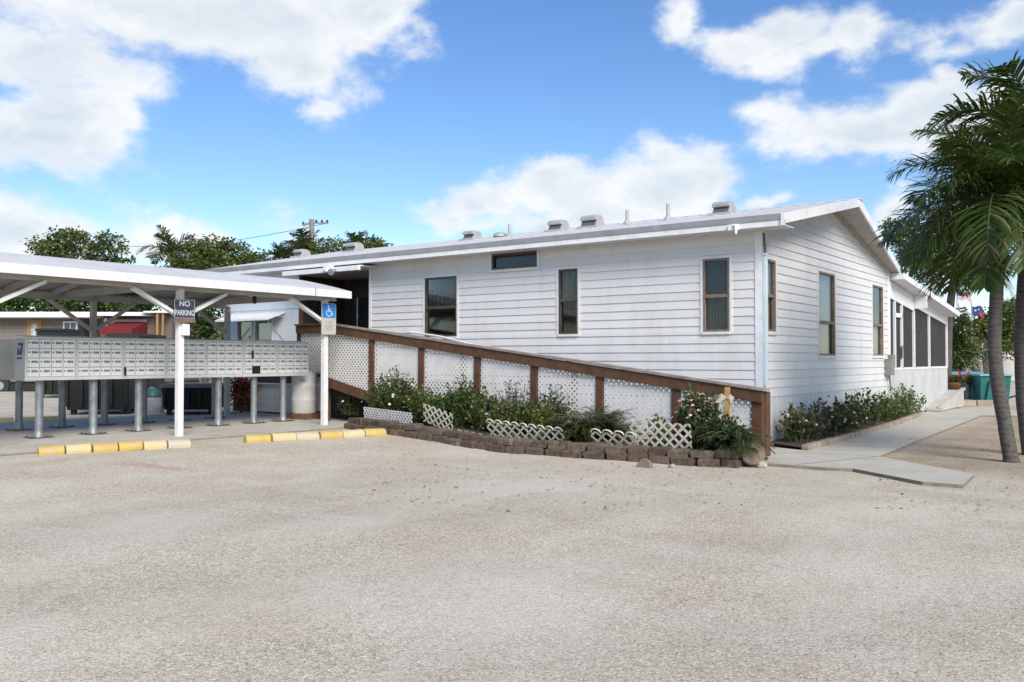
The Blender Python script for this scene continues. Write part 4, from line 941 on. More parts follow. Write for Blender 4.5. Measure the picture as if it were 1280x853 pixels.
# ------------------------------------------------------------------ mail shelter
sh = thing('mail_shelter', 'open white shelter with low gabled roof over the mailbox rows', 'shelter', (-13.1, 8.66, 0))
SX0, SXR, SX1 = -12.76, -14.72, -17.05
SYA, SYB, SYR = 2.3, 12.15, 12.50
FP = [(-13.11, 5.58), (-13.11, 8.66), (-13.10, 11.79)]
BP = [(-16.87, 6.21), (-16.87, 9.25), (-16.92, 12.37)]
for x, y in FP:
    mb = MB(); mb.box(x - .05, x + .05, y - .05, y + .05, .14, 2.57); obj('post', mb, M['shpaint'], sh, bevel=.005)
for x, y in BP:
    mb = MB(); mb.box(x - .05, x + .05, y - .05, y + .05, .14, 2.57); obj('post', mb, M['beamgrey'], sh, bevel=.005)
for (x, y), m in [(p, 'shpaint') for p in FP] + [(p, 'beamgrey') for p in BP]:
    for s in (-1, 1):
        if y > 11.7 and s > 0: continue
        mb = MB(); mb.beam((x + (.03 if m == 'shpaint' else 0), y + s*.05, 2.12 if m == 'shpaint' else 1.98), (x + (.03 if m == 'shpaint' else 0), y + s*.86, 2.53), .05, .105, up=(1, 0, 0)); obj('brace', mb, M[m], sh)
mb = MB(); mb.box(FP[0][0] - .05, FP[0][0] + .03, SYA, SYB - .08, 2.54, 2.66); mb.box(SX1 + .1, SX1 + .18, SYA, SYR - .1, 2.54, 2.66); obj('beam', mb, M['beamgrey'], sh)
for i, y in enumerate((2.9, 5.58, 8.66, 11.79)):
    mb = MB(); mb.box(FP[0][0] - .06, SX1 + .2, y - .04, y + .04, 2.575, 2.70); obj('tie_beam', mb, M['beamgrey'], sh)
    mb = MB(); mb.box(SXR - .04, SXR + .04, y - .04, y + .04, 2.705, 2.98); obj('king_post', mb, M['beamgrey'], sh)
mb = MB()
ZF, ZR = 2.72, 3.085
for i in range(12):
    y = 2.5 + i*.85
    for xa in (SX0 - .1, SX1 + .1): mb.beam((xa, y, ZF - .085), (SXR, y, ZR - .085), .04, .10)
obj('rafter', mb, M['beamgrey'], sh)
mb = MB()
# roof sheet: slightly bowed between ridge and eave
def prof(t):  # 0 at eave, 1 at ridge
    return t, ZF + (ZR - ZF)*(t + .18*t*(1 - t))
for xa in (SX0 + .02, SX1 - .02):
    n = 8
    for k in range(n):
        (ta, za), (tb, zb) = prof(k/n), prof((k+1)/n); x0 = xa + (SXR - xa)*ta; x1 = xa + (SXR - xa)*tb
        e0 = SYB + (SYR - SYB)*ta; e1 = SYB + (SYR - SYB)*tb
        mb.add([(x0, SYA, za), (x0, e0, za), (x1, e1, zb), (x1, SYA, zb)], [(0, 1, 2, 3)])
obj('roof', mb, M['shroof'], sh, fix=False)
mb = MB()
for xa in (SX0, SX1):
    n = 8
    for k in range(n):
        (ta, za), (tb, zb) = prof(k/n), prof((k+1)/n); x0 = xa + (SXR - xa)*ta; x1 = xa + (SXR - xa)*tb
        mb.add([(x0, SYA, za - .03), (x0, SYB - .02, za - .03), (x1, SYB - .02, zb - .03), (x1, SYA, zb - .03)], [(0, 1, 2, 3)])
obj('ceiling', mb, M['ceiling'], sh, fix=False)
mb = MB(); mb.box(SX0 - .012, SX0 + .022, SYA, SYB, 2.585, ZF + .004); mb.box(SX1 - .022, SX1 + .012, SYA, SYB + .3, 2.59, ZF + .004)
obj('fascia', mb, M['shpaint'], sh)
mb = MB()
for xa in (SX0 - .02, SX1 + .02):
    n = 6
    for k in range(n):
        (ta, za), (tb, zb) = prof(k/n), prof((k+1)/n); x0 = xa + (SXR - xa)*ta; x1 = xa + (SXR - xa)*tb
        e0 = SYB + (SYR - SYB)*ta; e1 = SYB + (SYR - SYB)*tb
        vs = [(x0, e0 - .04, za - .13), (x1, e1 - .04, zb - .13), (x1, e1 - .04, zb - .004), (x0, e0 - .04, za - .004)]
        mb.prism(vs, (0, .036, 0))
obj('barge_board', mb, M['shpaint'], sh)
mb = MB(); mb.box(-13.058, -13.0, 8.64, 8.775, 1.80, 1.99); mb.tube([(-13.03, 8.69, 1.99), (-13.045, 8.68, 2.08)], .018, 6)
obj('junction_box', mb, M['shpaint'], sh, bevel=.006)
p = on_x(318, 378, -14.05)
mb = MB(); mb.tube([(-14.05, p.y, 2.58), (-14.05, p.y, 2.47)], [.045, .03], 8); mb.box(-14.08, -14.02, p.y - .03, p.y + .03, 2.57, 2.85); obj('lamp', mb, M['black'], sh)
p = on_x(165, 366, -15.2); mb = MB(); mb.box(-15.3, -15.1, p.y - .18, p.y + .18, 2.57, 2.69); obj('vent_box', mb, M['black'], sh)
mb = MB(); mb.tube([(SX0 + .035, on_x(393, 367, SX0).y, 2.73), (SX0 + .04, on_x(393, 367, SX0).y, 2.59)], .008, 6); obj('hook', mb, M['gutter'], sh)

# ------------------------------------------------------------------ signs on the posts
def text(name, body, size, loc, rot, m, parent, bold=.0, sx=1.0, ext=.002):
    c = bpy.data.curves.new(name, 'FONT'); c.body = body; c.size = size; c.extrude = ext; c.offset = bold; c.align_x = 'CENTER'; c.align_y = 'CENTER'
    tmp = bpy.data.objects.new('tmp', c); COL.objects.link(tmp); bpy.context.view_layer.update()
    me = bpy.data.meshes.new_from_object(tmp.evaluated_get(bpy.context.evaluated_depsgraph_get())); bpy.data.objects.remove(tmp); bpy.data.curves.remove(c)
    me.materials.clear(); me.materials.append(m); o = bpy.data.objects.new(name, me); COL.objects.link(o)
    o.location = loc; o.rotation_euler = rot; o.scale = (sx, 1, 1)
    if parent: o.parent = parent; o.location = Vector(loc) - root_of(parent).location
    return o
FACE_X = (R(90), 0, R(90))            # lettering that faces +X, reading along +Y
px = -13.11 + .05
# the plates are turned a little toward the lot
def sgn(name, label, yc, zc, rz_=R(-6)):
    return thing(name, label, 'sign', (px + .075, yc, zc), rz_)
s1 = sgn('no_parking_sign', 'small black sign with silver letters reading NO PARKING on the white post', 8.66, 2.21)
mb = MB(); mb.box(-.004, .004, -.185, .185, -.165, .185); obj('plate', mb, M['signblack'], s1, local=True, bevel=.002)
mb = MB()
for a, b, c, d in ((-.175, .175, .170, .176), (-.175, .175, -.130, -.124), (-.175, -.169, -.130, .176), (.169, .175, -.130, .176)): mb.box(.0045, .0065, a, b, c, d)
obj('border', mb, M['silver'], s1, local=True)
for b, sz_, z in (('NO', .125, .105), ('PARKING', .125, -.045)):
    o = text('lettering', b, sz_, (0, 0, 0), FACE_X, M['silver'], s1, .0025, .95 if b == 'NO' else .66); o.location = (.0065, 0, z)
mb = MB(); mb.box(-.003, .006, -.18, .19, -.20, -.140); obj('rusty_strip', mb, M['rust'], s1, local=True)
mb = MB(); mb.box(-.075, -.004, -.02, .02, -.15, .15); obj('bracket', mb, M['metal'], s1, local=True)
s2 = sgn('disabled_parking_sign', 'blue and white wheelchair parking sign on the right white post', 11.79, 2.185)
def rrect(mb, x0, x1, y0, y1, z0, z1, r, mi=0):
    pts = []
    for cy, cz, a0 in ((y1 - r, z1 - r, 0), (y0 + r, z1 - r, 90), (y0 + r, z0 + r, 180), (y1 - r, z0 + r, 270)):
        for k in range(6): a = R(a0 + 18*k); pts.append((x0, cy + r*math.cos(a), cz + r*math.sin(a)))
    mb.prism(pts, (x1 - x0, 0, 0), mi)
mb = MB(); rrect(mb, -.004, .004, -.165, .165, -.30, .30, .04); obj('plate', mb, M['signwhite'], s2, local=True)
mb = MB(); rrect(mb, .0045, .008, -.152, .152, .02, .288, .03); bl = obj('blue_panel', mb, M['blue'], s2, local=True)
mb = MB(); fx = .0085
def seg(p, q, w=.022): mb.beam((fx + .001, p[0], p[1]), (fx + .001, q[0], q[1]), .003, w, up=(0, -(q[1]-p[1]), q[0]-p[0]) if False else Vector((1,0,0)).cross(Vector((0, q[0]-p[0], q[1]-p[1]))))
mb.lathe([(.020, 0), (.020, .001)], (0, 0, 0), 12)
mb.v = [(fx + v[2], v[0] - .015, v[1] + .245) for v in mb.v]
seg((-.015, .222), (-.010, .145)); seg((-.010, .148), (.045, .148)); seg((.045, .15), (.066, .085)); seg((.066, .087), (.09, .095)); seg((-.012, .188), (.035, .188), .016)
pr = None
for k in range(15):
    a = R(125 + k*15); q = (.0 + .062*math.cos(a), .115 + .062*math.sin(a))
    if pr: seg(pr, q, .015)
    pr = q
obj('wheelchair_symbol', mb, M['paleblue'], s2, local=True)
mb = MB()
for z, w in ((-.05, .10), (-.08, .07), (-.125, .11), (-.15, .09), (-.175, .10), (-.21, .05)):
    y = -w
    while y < w: l = rnd.uniform(.015, .04); mb.box(.0045, .006, y, min(y + l, w), z - .006, z + .006); y += l + .012
obj('worn_lettering', mb, M['greywood'], s2, local=True)

# ------------------------------------------------------------------ mailboxes
MA, MBp = Vector((-14.51, 6.85)), Vector((-14.42, 12.54))
nU = 7; dv = (MBp - MA)/nU; UL = dv.length; aU = math.atan2(dv.y, dv.x) - math.pi/2
ZB, ZT = 1.072, 1.775
labels = ['leftmost grey mailbox unit, at the open end with the blue emblem',
          'second mailbox unit from the left, next to the emblem end unit',
          'third mailbox unit, with a dark slot at its bottom left door',
          'mailbox unit crossed by the white no parking post',
          'fifth mailbox unit from the left, right of the white no parking post',
          'mailbox unit with one small door missing and showing a dark hole',
          'last mailbox unit on the right, in front of the white barrel']
GM = 'mailbox units of the front row'
DW, DH = (UL - .06)/4, (ZT - ZB - .10)/4
def door_mesh(dark=False):
    mb = MB(); mb.box(0, .010, -DW/2 + .006, DW/2 - .006, -DH/2 + .006, DH/2 - .006); return mb
dmesh = obj('door', door_mesh(), M['maildoor'], local=True, bevel=.003)
mb = MB(); mb.tube([(.010, -DW*.36, .016), (.016, -DW*.36, .016)], .012, 8); lmesh = obj('lock', mb, M['black'], local=True)
nums = []
for v in range(5):
    r = random.Random(70 + v); mb = MB(); y = -DW*.12
    mb.box(.0105, .0112, -DW*.15, DW*.33, -.004, .036, 1)
    for c in range(3):                         # worn little numerals, not readable in the photo
        for (a, b, e, f) in r.sample([(0, .008, 0, .028), (.016, .024, 0, .028), (0, .024, 0, .007), (0, .024, .021, .028), (0, .024, .010, .017)], 3):
            mb.box(.0114, .0122, y + a, y + b, .002 + e, .002 + f)
        y += .036
    nums.append(obj('number', mb, [M['black'], M['signwhite']], local=True))
protos = [dmesh, lmesh] + nums
def pedestal(parent, y, H, x=0, m='pedestal'):
    mb = MB(); mb.tube([(x, y, .145), (x, y, .19), (x, y, .27), (x, y, H)], [.105, .078, .062, .062], 14, caps=False); pd = obj('pedestal', mb, M[m], parent, local=True)
    mb = MB(); mb.box(x - .17, x + .17, y - .17, y + .17, .149, .160)
    for sx in (-1, 1):
        for sy in (-1, 1): mb.tube([(x + sx*.13, y + sy*.13, .15), (x + sx*.13, y + sy*.13, .185)], .014, 6)
    obj('base_plate', mb, M['plate'], pd, local=True)
for u in range(nU):
    c = MA + dv*(u + .5)
    t = thing('mailbox_unit', labels[u], 'mailboxes', (c.x, c.y, 0), aU, GM)
    mb = MB(); h = UL/2 - .004
    mb.box(-.36, -.002, -h, h, ZB, ZT - .035); mb.prism([(.012, -h, ZT - .035), (.012, -h, ZT - .012), (-.36, -h, ZT + .02), (-.36, -h, ZT - .035)], (0, 2*h, 0))
    mb.box(-.002, .006, -h, h, ZB, ZB + .055)
    mb.box(-.002, .004, -h, -h + .028, ZB + .055, ZT - .04); mb.box(-.002, .004, h - .028, h, ZB + .055, ZT - .04); mb.box(-.002, .004, -h + .028, h - .028, ZT - .044, ZT - .036)
    body = obj('body', mb, [M['mail']], t, local=True, bevel=.003)
    mb = MB(); mb.box(-.002, -.0005, -h + .03, h - .03, ZB + .056, ZT - .045); obj('door_gaps', mb, M['seam'], t, local=True)
    for i in range(4):
        for j in range(4):
            if u == 5 and i == 1 and j == 0:
                mb = MB(); y = -h + .028 + DW*1.5; z = ZB + .055 + DH*.5
                mb.box(-.0004, .008, y - DW/2, y + DW/2, z - DH/2, z + DH/2); obj('compartment_shade', mb, M['dark'], t, local=True); continue  # solid dark plate, the shade of the doorless compartment put into its colour
            d = dmesh.copy(); COL.objects.link(d); d.parent = t; d.location = (0, -h + .028 + DW*(i + .5), ZB + .055 + DH*(j + .5))
            l = lmesh.copy(); COL.objects.link(l); l.parent = d
            q = nums[rnd.randrange(5)].copy(); COL.objects.link(q); q.parent = d
    if u in (2, 5):
        y = -h + .02 + (DW if u == 5 else 0); z = ZB + .055 + DH*(.5 if u == 2 else 2.5)
        mb = MB(); mb.box(.011, .05, y - .012, y + .012, z - DH*.48, z + DH*.48); obj('open_slot', mb, M['black'], t, local=True)
    pedestal(t, -h + .30 if u == 0 else -.02 - .10*(u == 6), ZB, -.16)
    if u == 0:
        mb = MB(); mb.box(-.36, -.002, -h - .004, -h - .0005, ZB + .002, ZT - .04); obj('end_panel', mb, M['mailside'], t, local=True)
        mb = MB(); mb.prism([(-.27, -h - .007, 1.48), (-.10, -h - .007, 1.48), (-.06, -h - .007, 1.67), (-.23, -h - .007, 1.67)], (0, .002, 0)); mb.box(-.27, -.1, -h - .0065, -h - .005, 1.41, 1.44); em = obj('emblem', mb, M['navy'], t, local=True)
        mb = MB(); mb.prism([(-.235, -h - .009, 1.64), (-.10, -h - .009, 1.61), (-.16, -h - .009, 1.58), (-.17, -h - .009, 1.525), (-.20, -h - .009, 1.58)], (0, .0015, 0)); obj('emblem_wing', mb, M['mailside'], em, local=True)
for o in protos: bpy.data.objects.remove(o)
# rear row, facing the other way
rl = ['rear mailbox cabinet seen from behind at the far left edge, with a small black latch',
      'rear mailbox cabinet standing behind the second front unit', 'rear mailbox cabinet standing behind the dark slotted front unit',
      'rear mailbox cabinet standing behind the white no parking post', 'rear mailbox cabinet standing behind the fifth front unit', 'rear mailbox cabinet furthest right behind the unit missing a door']
RA = Vector((-16.31, 7.2))
for u in range(6):
    c = RA + Vector((.02*u, .81*u + .38))
    t = thing('rear_mailbox_unit', rl[u], 'mailboxes', (c.x, c.y, 0), aU, 'mailbox units of the rear row')
    mb = MB(); h = .395 if u else .72; o0 = 0 if u else -.325
    mb.box(-.36, 0, o0 - h, o0 + h, ZB - .02, ZT - .06); mb.prism([(.01, o0 - h, ZT - .06), (.01, o0 - h, ZT - .04), (-.36, o0 - h, ZT - .01), (-.36, o0 - h, ZT - .06)], (0, 2*h, 0)); obj('body', mb, M['mail'], t, local=True, bevel=.003)
    if u == 0:
        mb = MB(); mb.tube([(.0, .02, 1.47), (.03, .02, 1.47)], .027, 8); mb.box(.0, .02, -.01, .07, 1.40, 1.44); obj('latch', mb, M['black'], t, local=True)
    pedestal(t, .12, ZB, -.30 if u else -.20)

# ------------------------------------------------------------------ kerb blocks, barrel
def kerb(a, b, n, labs, mats, gaps):
    d = (b - a); L = d.length/n; ang = math.atan2(d.y, d.x)
    for i in range(n):
        mb = MB(); prof = [(-.095, 0), (-.10, .05), (-.075, .105), (-.03, .128), (.03, .128), (.075, .105), (.10, .05), (.095, 0)]
        l = L/2 - .008
        mb.prism([(-l, p, q) for p, q in prof], (2*l, 0, 0))
        o = tag(obj('kerb_block', mb, M[mats[i]], local=True, bevel=.018), labs[i], 'kerb block', 'yellow kerb blocks at the shelter front')
        c = a + d*(i + .5)/n
        o.location = (c.x + rnd.uniform(-.012, .012), c.y, gz(c.x) - .006 + rnd.uniform(-.008, .008)); o.rotation_euler = (rnd.uniform(-.03, .03), rnd.uniform(-.03, .03), ang + rnd.uniform(-.03, .03))
ordn = ['first', 'second', 'third', 'fourth', 'fifth', 'last']
l1 = ['leftmost bright yellow kerb block of the row left of the post'] + [f'{ordn[i]} block, {c}, of the kerb row left of the white post' for i, c in ((1, 'faded yellow'), (2, 'yellow'), (3, 'deep yellow'), (4, 'pale yellow'))] + ['bare whitish kerb block at the foot of the no parking post']
l2 = ['bright yellow kerb block starting the row between the two white posts'] + [f'{ordn[i]} block, {c}, of the kerb row between the posts and flower bed' for i, c in ((1, 'yellow'), (2, 'worn grey'), (3, 'yellow'), (4, 'pale yellow'))] + ['yellow kerb block ending beside the flower bed wall']
kerb(on_z(47, 565, .17) , on_z(237, 555, .17), 6, l1, ['yellow', 'paleyellow', 'yellow', 'yellow', 'paleyellow', 'bareblock'], 0)
kerb(on_z(306, 550.5, .165), on_z(481, 541.5, .16), 6, l2, ['yellow', 'paleyellow', 'bareblock', 'yellow', 'paleyellow', 'yellow'], 0)
pb = on_z(380, 524, .14)
t = thing('plastic_barrel', 'tall white plastic barrel standing on bricks behind the last mailbox unit', 'barrel', (pb.x, pb.y, .265))
mb = MB(); mb.lathe([(.235, 0), (.26, .03), (.265, .25), (.272, .27), (.272, .31), (.265, .33), (.265, .54), (.272, .56), (.272, .60), (.265, .62), (.255, .80), (.23, .86)], (0, 0, 0), 28); obj('body', mb, M['barrel'], t, local=True)
mb = MB(); mb.lathe([(.24, .855), (.245, .88), (.225, .89)], (0, 0, 0), 28); obj('lid', mb, M['barrel'], t, local=True)
mb = MB()
for z, w in ((.72, .1), (.70, .06), (.68, .08)): mb.prism([(0.266*math.cos(R(a)), 0.266*math.sin(R(a)), z) for a in (-60, -52, -44, -36)] + [(0.266*math.cos(R(a)), 0.266*math.sin(R(a)), z + .008) for a in (-36, -44, -52, -60)], (.002, -.002, 0))
obj('faded_print', mb, M['pedestal'], t, local=True)
for i, (dx, dy, lab) in enumerate(((-.16, -.1, 'brown brick under the left side of the white barrel'), (.12, -.14, 'brown brick under the right front of the white barrel'), (.02, .18, 'brown brick under the back of the white barrel'))):
    mb = MB(); mb.box(-.2, .2, -.10, .10, 0, .135); o = tag(obj('brick', mb, M['redbrick'], local=True, bevel=.01), lab, 'brick', 'bricks under the barrel'); o.location = (pb.x + dx, pb.y + dy, .13); o.rotation_euler = (0, 0, .15*i - .1)

# ------------------------------------------------------------------ palms
def rot_about(v, ax, a): return Matrix.Rotation(a, 3, ax) @ v
def frond(rng, az, el, L, droop, nl, ll, wl, mi_w):
    fo = MB(); st = MB(); n = 16; p = Vector((0, 0, 0)); pts = [p.copy()]; tgs = []
    for k in range(n):
        t = k/n; e = el - droop*(t**1.25)
        d = Vector((math.cos(az)*math.cos(e), math.sin(az)*math.cos(e), math.sin(e))); tgs.append(d); p = p + d*L/n; pts.append(p.copy())
    tgs.append(tgs[-1])
    st.tube(pts, [.022*(1 - .85*k/n) + .002 for k in range(n+1)], 5)
    tw = rng.uniform(-.5, .5)
    for k in range(nl):
        t = .10 + .90*(k + rng.random()*.6)/nl; u = t*n; i = min(int(u), n-1); q = pts[i].lerp(pts[i+1], u - i); tg = tgs[i]
        sd = tg.cross(Vector((0, 0, 1))); 
        if sd.length < .05: sd = Vector((math.sin(az), -math.cos(az), 0))
        sd.normalize(); sd = rot_about(sd, tg, tw*t); upv = sd.cross(tg).normalized()
        lp = ll*(math.sin(math.pi*min(1, (t*.86 + .14)))**.55)*rng.uniform(.82, 1.08)
        for s in (-1, 1):
            fwd = .35 + .75*t + rng.uniform(-.22, .35)
            d = (sd*s*1.0 + tg*fwd + upv*rng.uniform(-.25, .65)).normalized(); w = wl*rng.uniform(.8, 1.15)
            g = rng.uniform(.35, 1.15); a = q.copy(); prev = None; ns = 4; mi = rng.choices((0, 1, 2), mi_w)[0]
            wd = d.cross(upv).normalized(); vs = []
            for m_ in range(ns + 1):
                f = m_/ns; ww = w*(math.sin(math.pi*(.12 + .85*f))**.7)*(1 if m_ < ns else .05)
                vs += [a + wd*ww, a - wd*ww]
                dd = (d + Vector((0, 0, -1))*g*1.5*f*f*1.3).normalized(); a = a + dd*lp/ns
            fo.add(vs, [(2*m_, 2*m_+1, 2*m_+3, 2*m_+2) for m_ in range(ns)], mi)
    return fo, st
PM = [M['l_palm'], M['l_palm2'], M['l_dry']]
def palm(label, path, r0, r1, nfr, L, ll, seed, nl=48, els=(-25, 75), wl=.020, shaft=.45, cat='palm tree', group=None, bias=None, mw=(6, 1.6, .15)):
    rng = random.Random(seed); base = Vector(path[0]); t = thing('palm_tree', label, cat, base, 0, group)
    pts = [Vector(p) - base for p in path]; 
    # smooth path
    sm = []
    for i in range(len(pts)-1):
        for k in range(6): sm.append(pts[i].lerp(pts[i+1], k/6))
    sm.append(pts[-1])
    for _ in range(3): sm = [sm[0]] + [(sm[i-1] + sm[i]*2 + sm[i+1])/4 for i in range(1, len(sm)-1)] + [sm[-1]]
    n = len(sm); mb = MB(); rad = [(r0*1.25 if i == 0 else r0 + (r1 - r0)*i/n)*(1 + rng.uniform(-.03, .03)) for i in range(n)]
    mb.tube(sm, rad, 14); obj('trunk', mb, M['trunk'], t, local=True)
    top = sm[-1]; d = (sm[-1] - sm[-3]).normalized()
    if shaft:
        mb = MB(); mb.tube([top - d*.02, top + d*shaft*.3, top + d*shaft], [r1*1.05, r1*1.1, r1*.5], 10); obj('crownshaft', mb, pmat('crownshaft_green', (.14,.15,.06), (.20,.18,.09), 5, .5), t, local=True)
    c = top + d*(shaft or .05)*.8
    for k in range(nfr):
        az = 2.39996*k + rng.uniform(-.3, .3); f = (k + .5)/nfr
        el = R(els[0] + (els[1] - els[0])*f + rng.uniform(-8, 8)); droop = R(rng.uniform(70, 120) if f > .3 else rng.uniform(35, 62))*(1.0 if f < .8 else .75)
        fo, st = frond(rng, az, el, L*rng.uniform(.85, 1.1)*(1 if f < .75 else .9), droop, nl, ll, wl, mw)
        fr = obj('frond', fo, PM, t, local=True, fix=False); fr.location = c
        s = obj('rachis', st, M['l_palm2'], fr, local=True, fix=False)
    return t
def onfar(x, y, depth): p = far(x, depth, high(y, depth)); return p
PA = [onfar(1263, 580, 12.3), onfar(1255, 530, 12.3), onfar(1245, 470, 12.25), onfar(1243, 420, 12.2), onfar(1248, 345, 12.2), onfar(1250, 285, 12.2)]
palm('leaning palm with grey trunk rising from the gravel, crown covering the porch roof corner', PA, .095, .08, 34, 1.8, .66, 5, nl=52, els=(-42, 84), wl=.0165, mw=(6, 1.6, .35))
PB = [onfar(1289, 582, 13.2), onfar(1280, 500, 13.2), onfar(1278, 420, 13.2), onfar(1284, 330, 13.2), onfar(1296, 210, 13.2)]
palm('taller palm at the right picture edge, directly behind the leaning one', PB, .125, .10, 31, 1.8, .66, 9, nl=52, els=(-38, 84), wl=.0165, mw=(6, 1.6, .35))
PC = [far(1183, 34, 0), onfar(1186, 400, 34), onfar(1194, 340, 34), onfar(1196, 318, 34)]
palm('distant dark palm behind the screened porch roof', PC, .16, .12, 18, 2.9, .95, 13, nl=44, els=(-35, 75), wl=.024)
palm('distant palm with feathery top among the trees left of the house', [far(212, 50, 0), onfar(214, 340, 50), onfar(215, 322, 50)], .15, .12, 13, 2.1, .7, 15, nl=30, els=(0, 85), wl=.035, shaft=0, mw=(4, 3, .3))
palm('spiky palm beside the utility pole behind the house roof', [far(380, 44, 0), onfar(381, 330, 44), onfar(382, 318, 44)], .15, .12, 13, 1.7, .6, 16, nl=30, els=(10, 85), wl=.035, shaft=0, mw=(4, 2, .3))
palm('low drooping palm left of the utility pole over the roof line', [far(352, 46, 0), onfar(352, 335, 46), onfar(352, 326, 46)], .15, .12, 12, 1.6, .6, 17, nl=28, els=(-10, 70), wl=.035, shaft=0)
palm('small palm top showing above the roof right of the utility pole', [far(447, 43, 0), onfar(447, 320, 43), onfar(447, 309, 43)], .15, .12, 12, 1.15, .5, 18, nl=26, els=(-10, 80), wl=.03, shaft=0)

# ------------------------------------------------------------------ broadleaf trees, shrubs behind
def tree(label, base, blobs, ncl, per, cr, lsz, mats, wts, seed, trunk=.18, group=None, cat='tree', name='tree', htr=None):
    """blobs: (dx along view-right, dz, radius x, radius z, radius depth) relative to the base"""
    r = random.Random(seed); t = thing(name, label, cat, base, 0, group)
    fo = MB(); st = MB()
    tot = sum(b[2]*b[3] for b in blobs); hb = htr if htr is not None else min(b[1] - b[3]*.3 for b in blobs)
    st.tube([(0, 0, -.05), (.05, .03, hb*.5), (0, 0, hb)], [trunk*1.2, trunk*.9, trunk*.7], 9)
    for (dx, dz, rx, rz_, rd) in blobs:
        c = R_*dx + Vector((0, 0, dz)); st.tube([(0, 0, hb*.8), R_*dx*.5 + Vector((0, 0, hb + (dz-hb)*.5)), c], [trunk*.6, trunk*.4, trunk*.12], 6)
        for i in range(max(3, int(ncl*rx*rz_/tot))):
            v = rdir(r, -1); k = r.random()**.30*r.choice((1, 1, 1, 1.12))
            p = c + R_*v.x*rx*k + FWD*v.y*rd*k + Vector((0, 0, v.z*rz_*k))
            if r.random() < .16: st.tube([c + (p-c)*.35, p], [trunk*.10, trunk*.03], 3)
            cs = cr*r.uniform(.6, 1.25); tone = r.choices(range(len(mats)), wts)[0]
            for j in range(per):
                o = rdir(r, -.8)*cs*r.random()**.5; o.z *= .6
                dd = (o.normalized() + Vector((0, 0, r.uniform(-.5, .3)))).normalized()
                leaf(fo, p + o, dd, rdir(r, 0), lsz*r.uniform(.7, 1.2), lsz*.26, tone if r.random() < .75 else r.randrange(len(mats)))
    obj('trunk', st, M['bark'], t, local=True, fix=False); obj('crown', fo, [M[m] for m in mats], t, local=True, fix=False); return t
TM = ['l_tree', 'l_dark', 'l_tree2']
d = 52; k = d/FPX
def px_tree(label, xc, depth, blobs, ncl, per, cr, lsz, mats, wts, seed, **kw):
    s = depth/FPX; b = far(xc, depth)
    bl = [((x - xc)*s, CH + (HOR - y)*s, rx*s, ry*s, max(rx, ry)*s*.9) for x, y, rx, ry in blobs]
    return tree(label, b, bl, ncl, per, cr, lsz, mats, wts, seed, **kw)
px_tree('spreading dark tree above the left end of the shelter roof', 92, 52, [(95, 318, 48, 30), (60, 312, 30, 16), (130, 312, 25, 22), (88, 298, 22, 14), (148, 328, 18, 8), (30, 330, 26, 9), (95, 350, 70, 22), (20, 362, 44, 22), (150, 352, 20, 12)], 560, 20, .34, .22, TM, (4, 3, 1.5), 31, group='trees behind the shelter')
px_tree('dark leafy hedge of trees right behind the tan trailer roof', 85, 49, [(10, 376, 34, 17), (60, 374, 36, 17), (110, 376, 34, 16), (158, 378, 30, 15), (-30, 376, 30, 18)], 520, 18, .30, .22, ['l_dark', 'l_tree'], (3, 2), 39, group='trees behind the shelter', name='hedge_tree', htr=2.5)
px_tree('rounded olive green tree left of the house roof', 285, 48, [(262, 312, 24, 18), (290, 316, 26, 18), (318, 326, 18, 12), (238, 325, 25, 18), (275, 335, 40, 20), (230, 345, 35, 18)], 420, 20, .32, .20, TM, (4, 2, 3), 32, group='trees behind the shelter')
px_tree('low leafy tree filling the gap under the shelter roof', 180, 50, [(175, 372, 35, 22), (140, 376, 25, 18), (205, 366, 22, 22)], 200, 18, .32, .22, TM, (4, 3, 2), 33, group='trees behind the shelter')
px_tree('sparse twiggy tree behind the roof right of the pole', 420, 42, [(415, 310, 22, 10), (440, 318, 18, 6), (400, 315, 14, 8)], 90, 12, .26, .15, TM, (2, 2, 3), 34, group='trees behind the roof', trunk=.10)
px_tree('small round tree top above the roof at its left part', 470, 42, [(468, 308, 15, 9), (458, 313, 10, 8)], 90, 16, .25, .17, TM, (3, 3, 1), 35, group='trees behind the roof', trunk=.12)
px_tree('red leaved bush low behind the mailbox legs', 300, 21.2, [(300, 490, 16, 18), (305, 478, 12, 10)], 90, 10, .14, .10, ['l_dark', 'redflower', 'l_red'], (4, 2.2, 1), 36, name='red_bush', cat='bush', trunk=.03)
px_tree('tall dark hedge tree behind the no parking sign', 255, 30, [(248, 395, 20, 26), (268, 398, 18, 28), (258, 430, 26, 30), (240, 372, 14, 14)], 330, 16, .20, .13, ['l_dark', 'l_tree'], (4, 1), 37, name='hedge_tree', trunk=.12)
px_tree('slim reddish flowering bush beside the house corner behind the shelter post', 279, 27, [(279, 408, 8, 20), (281, 440, 10, 24)], 70, 12, .14, .10, ['l_tree', 'l_pinkish', 'l_dark'], (3, 2, 2), 38, name='flowering_bush', cat='bush', trunk=.05)
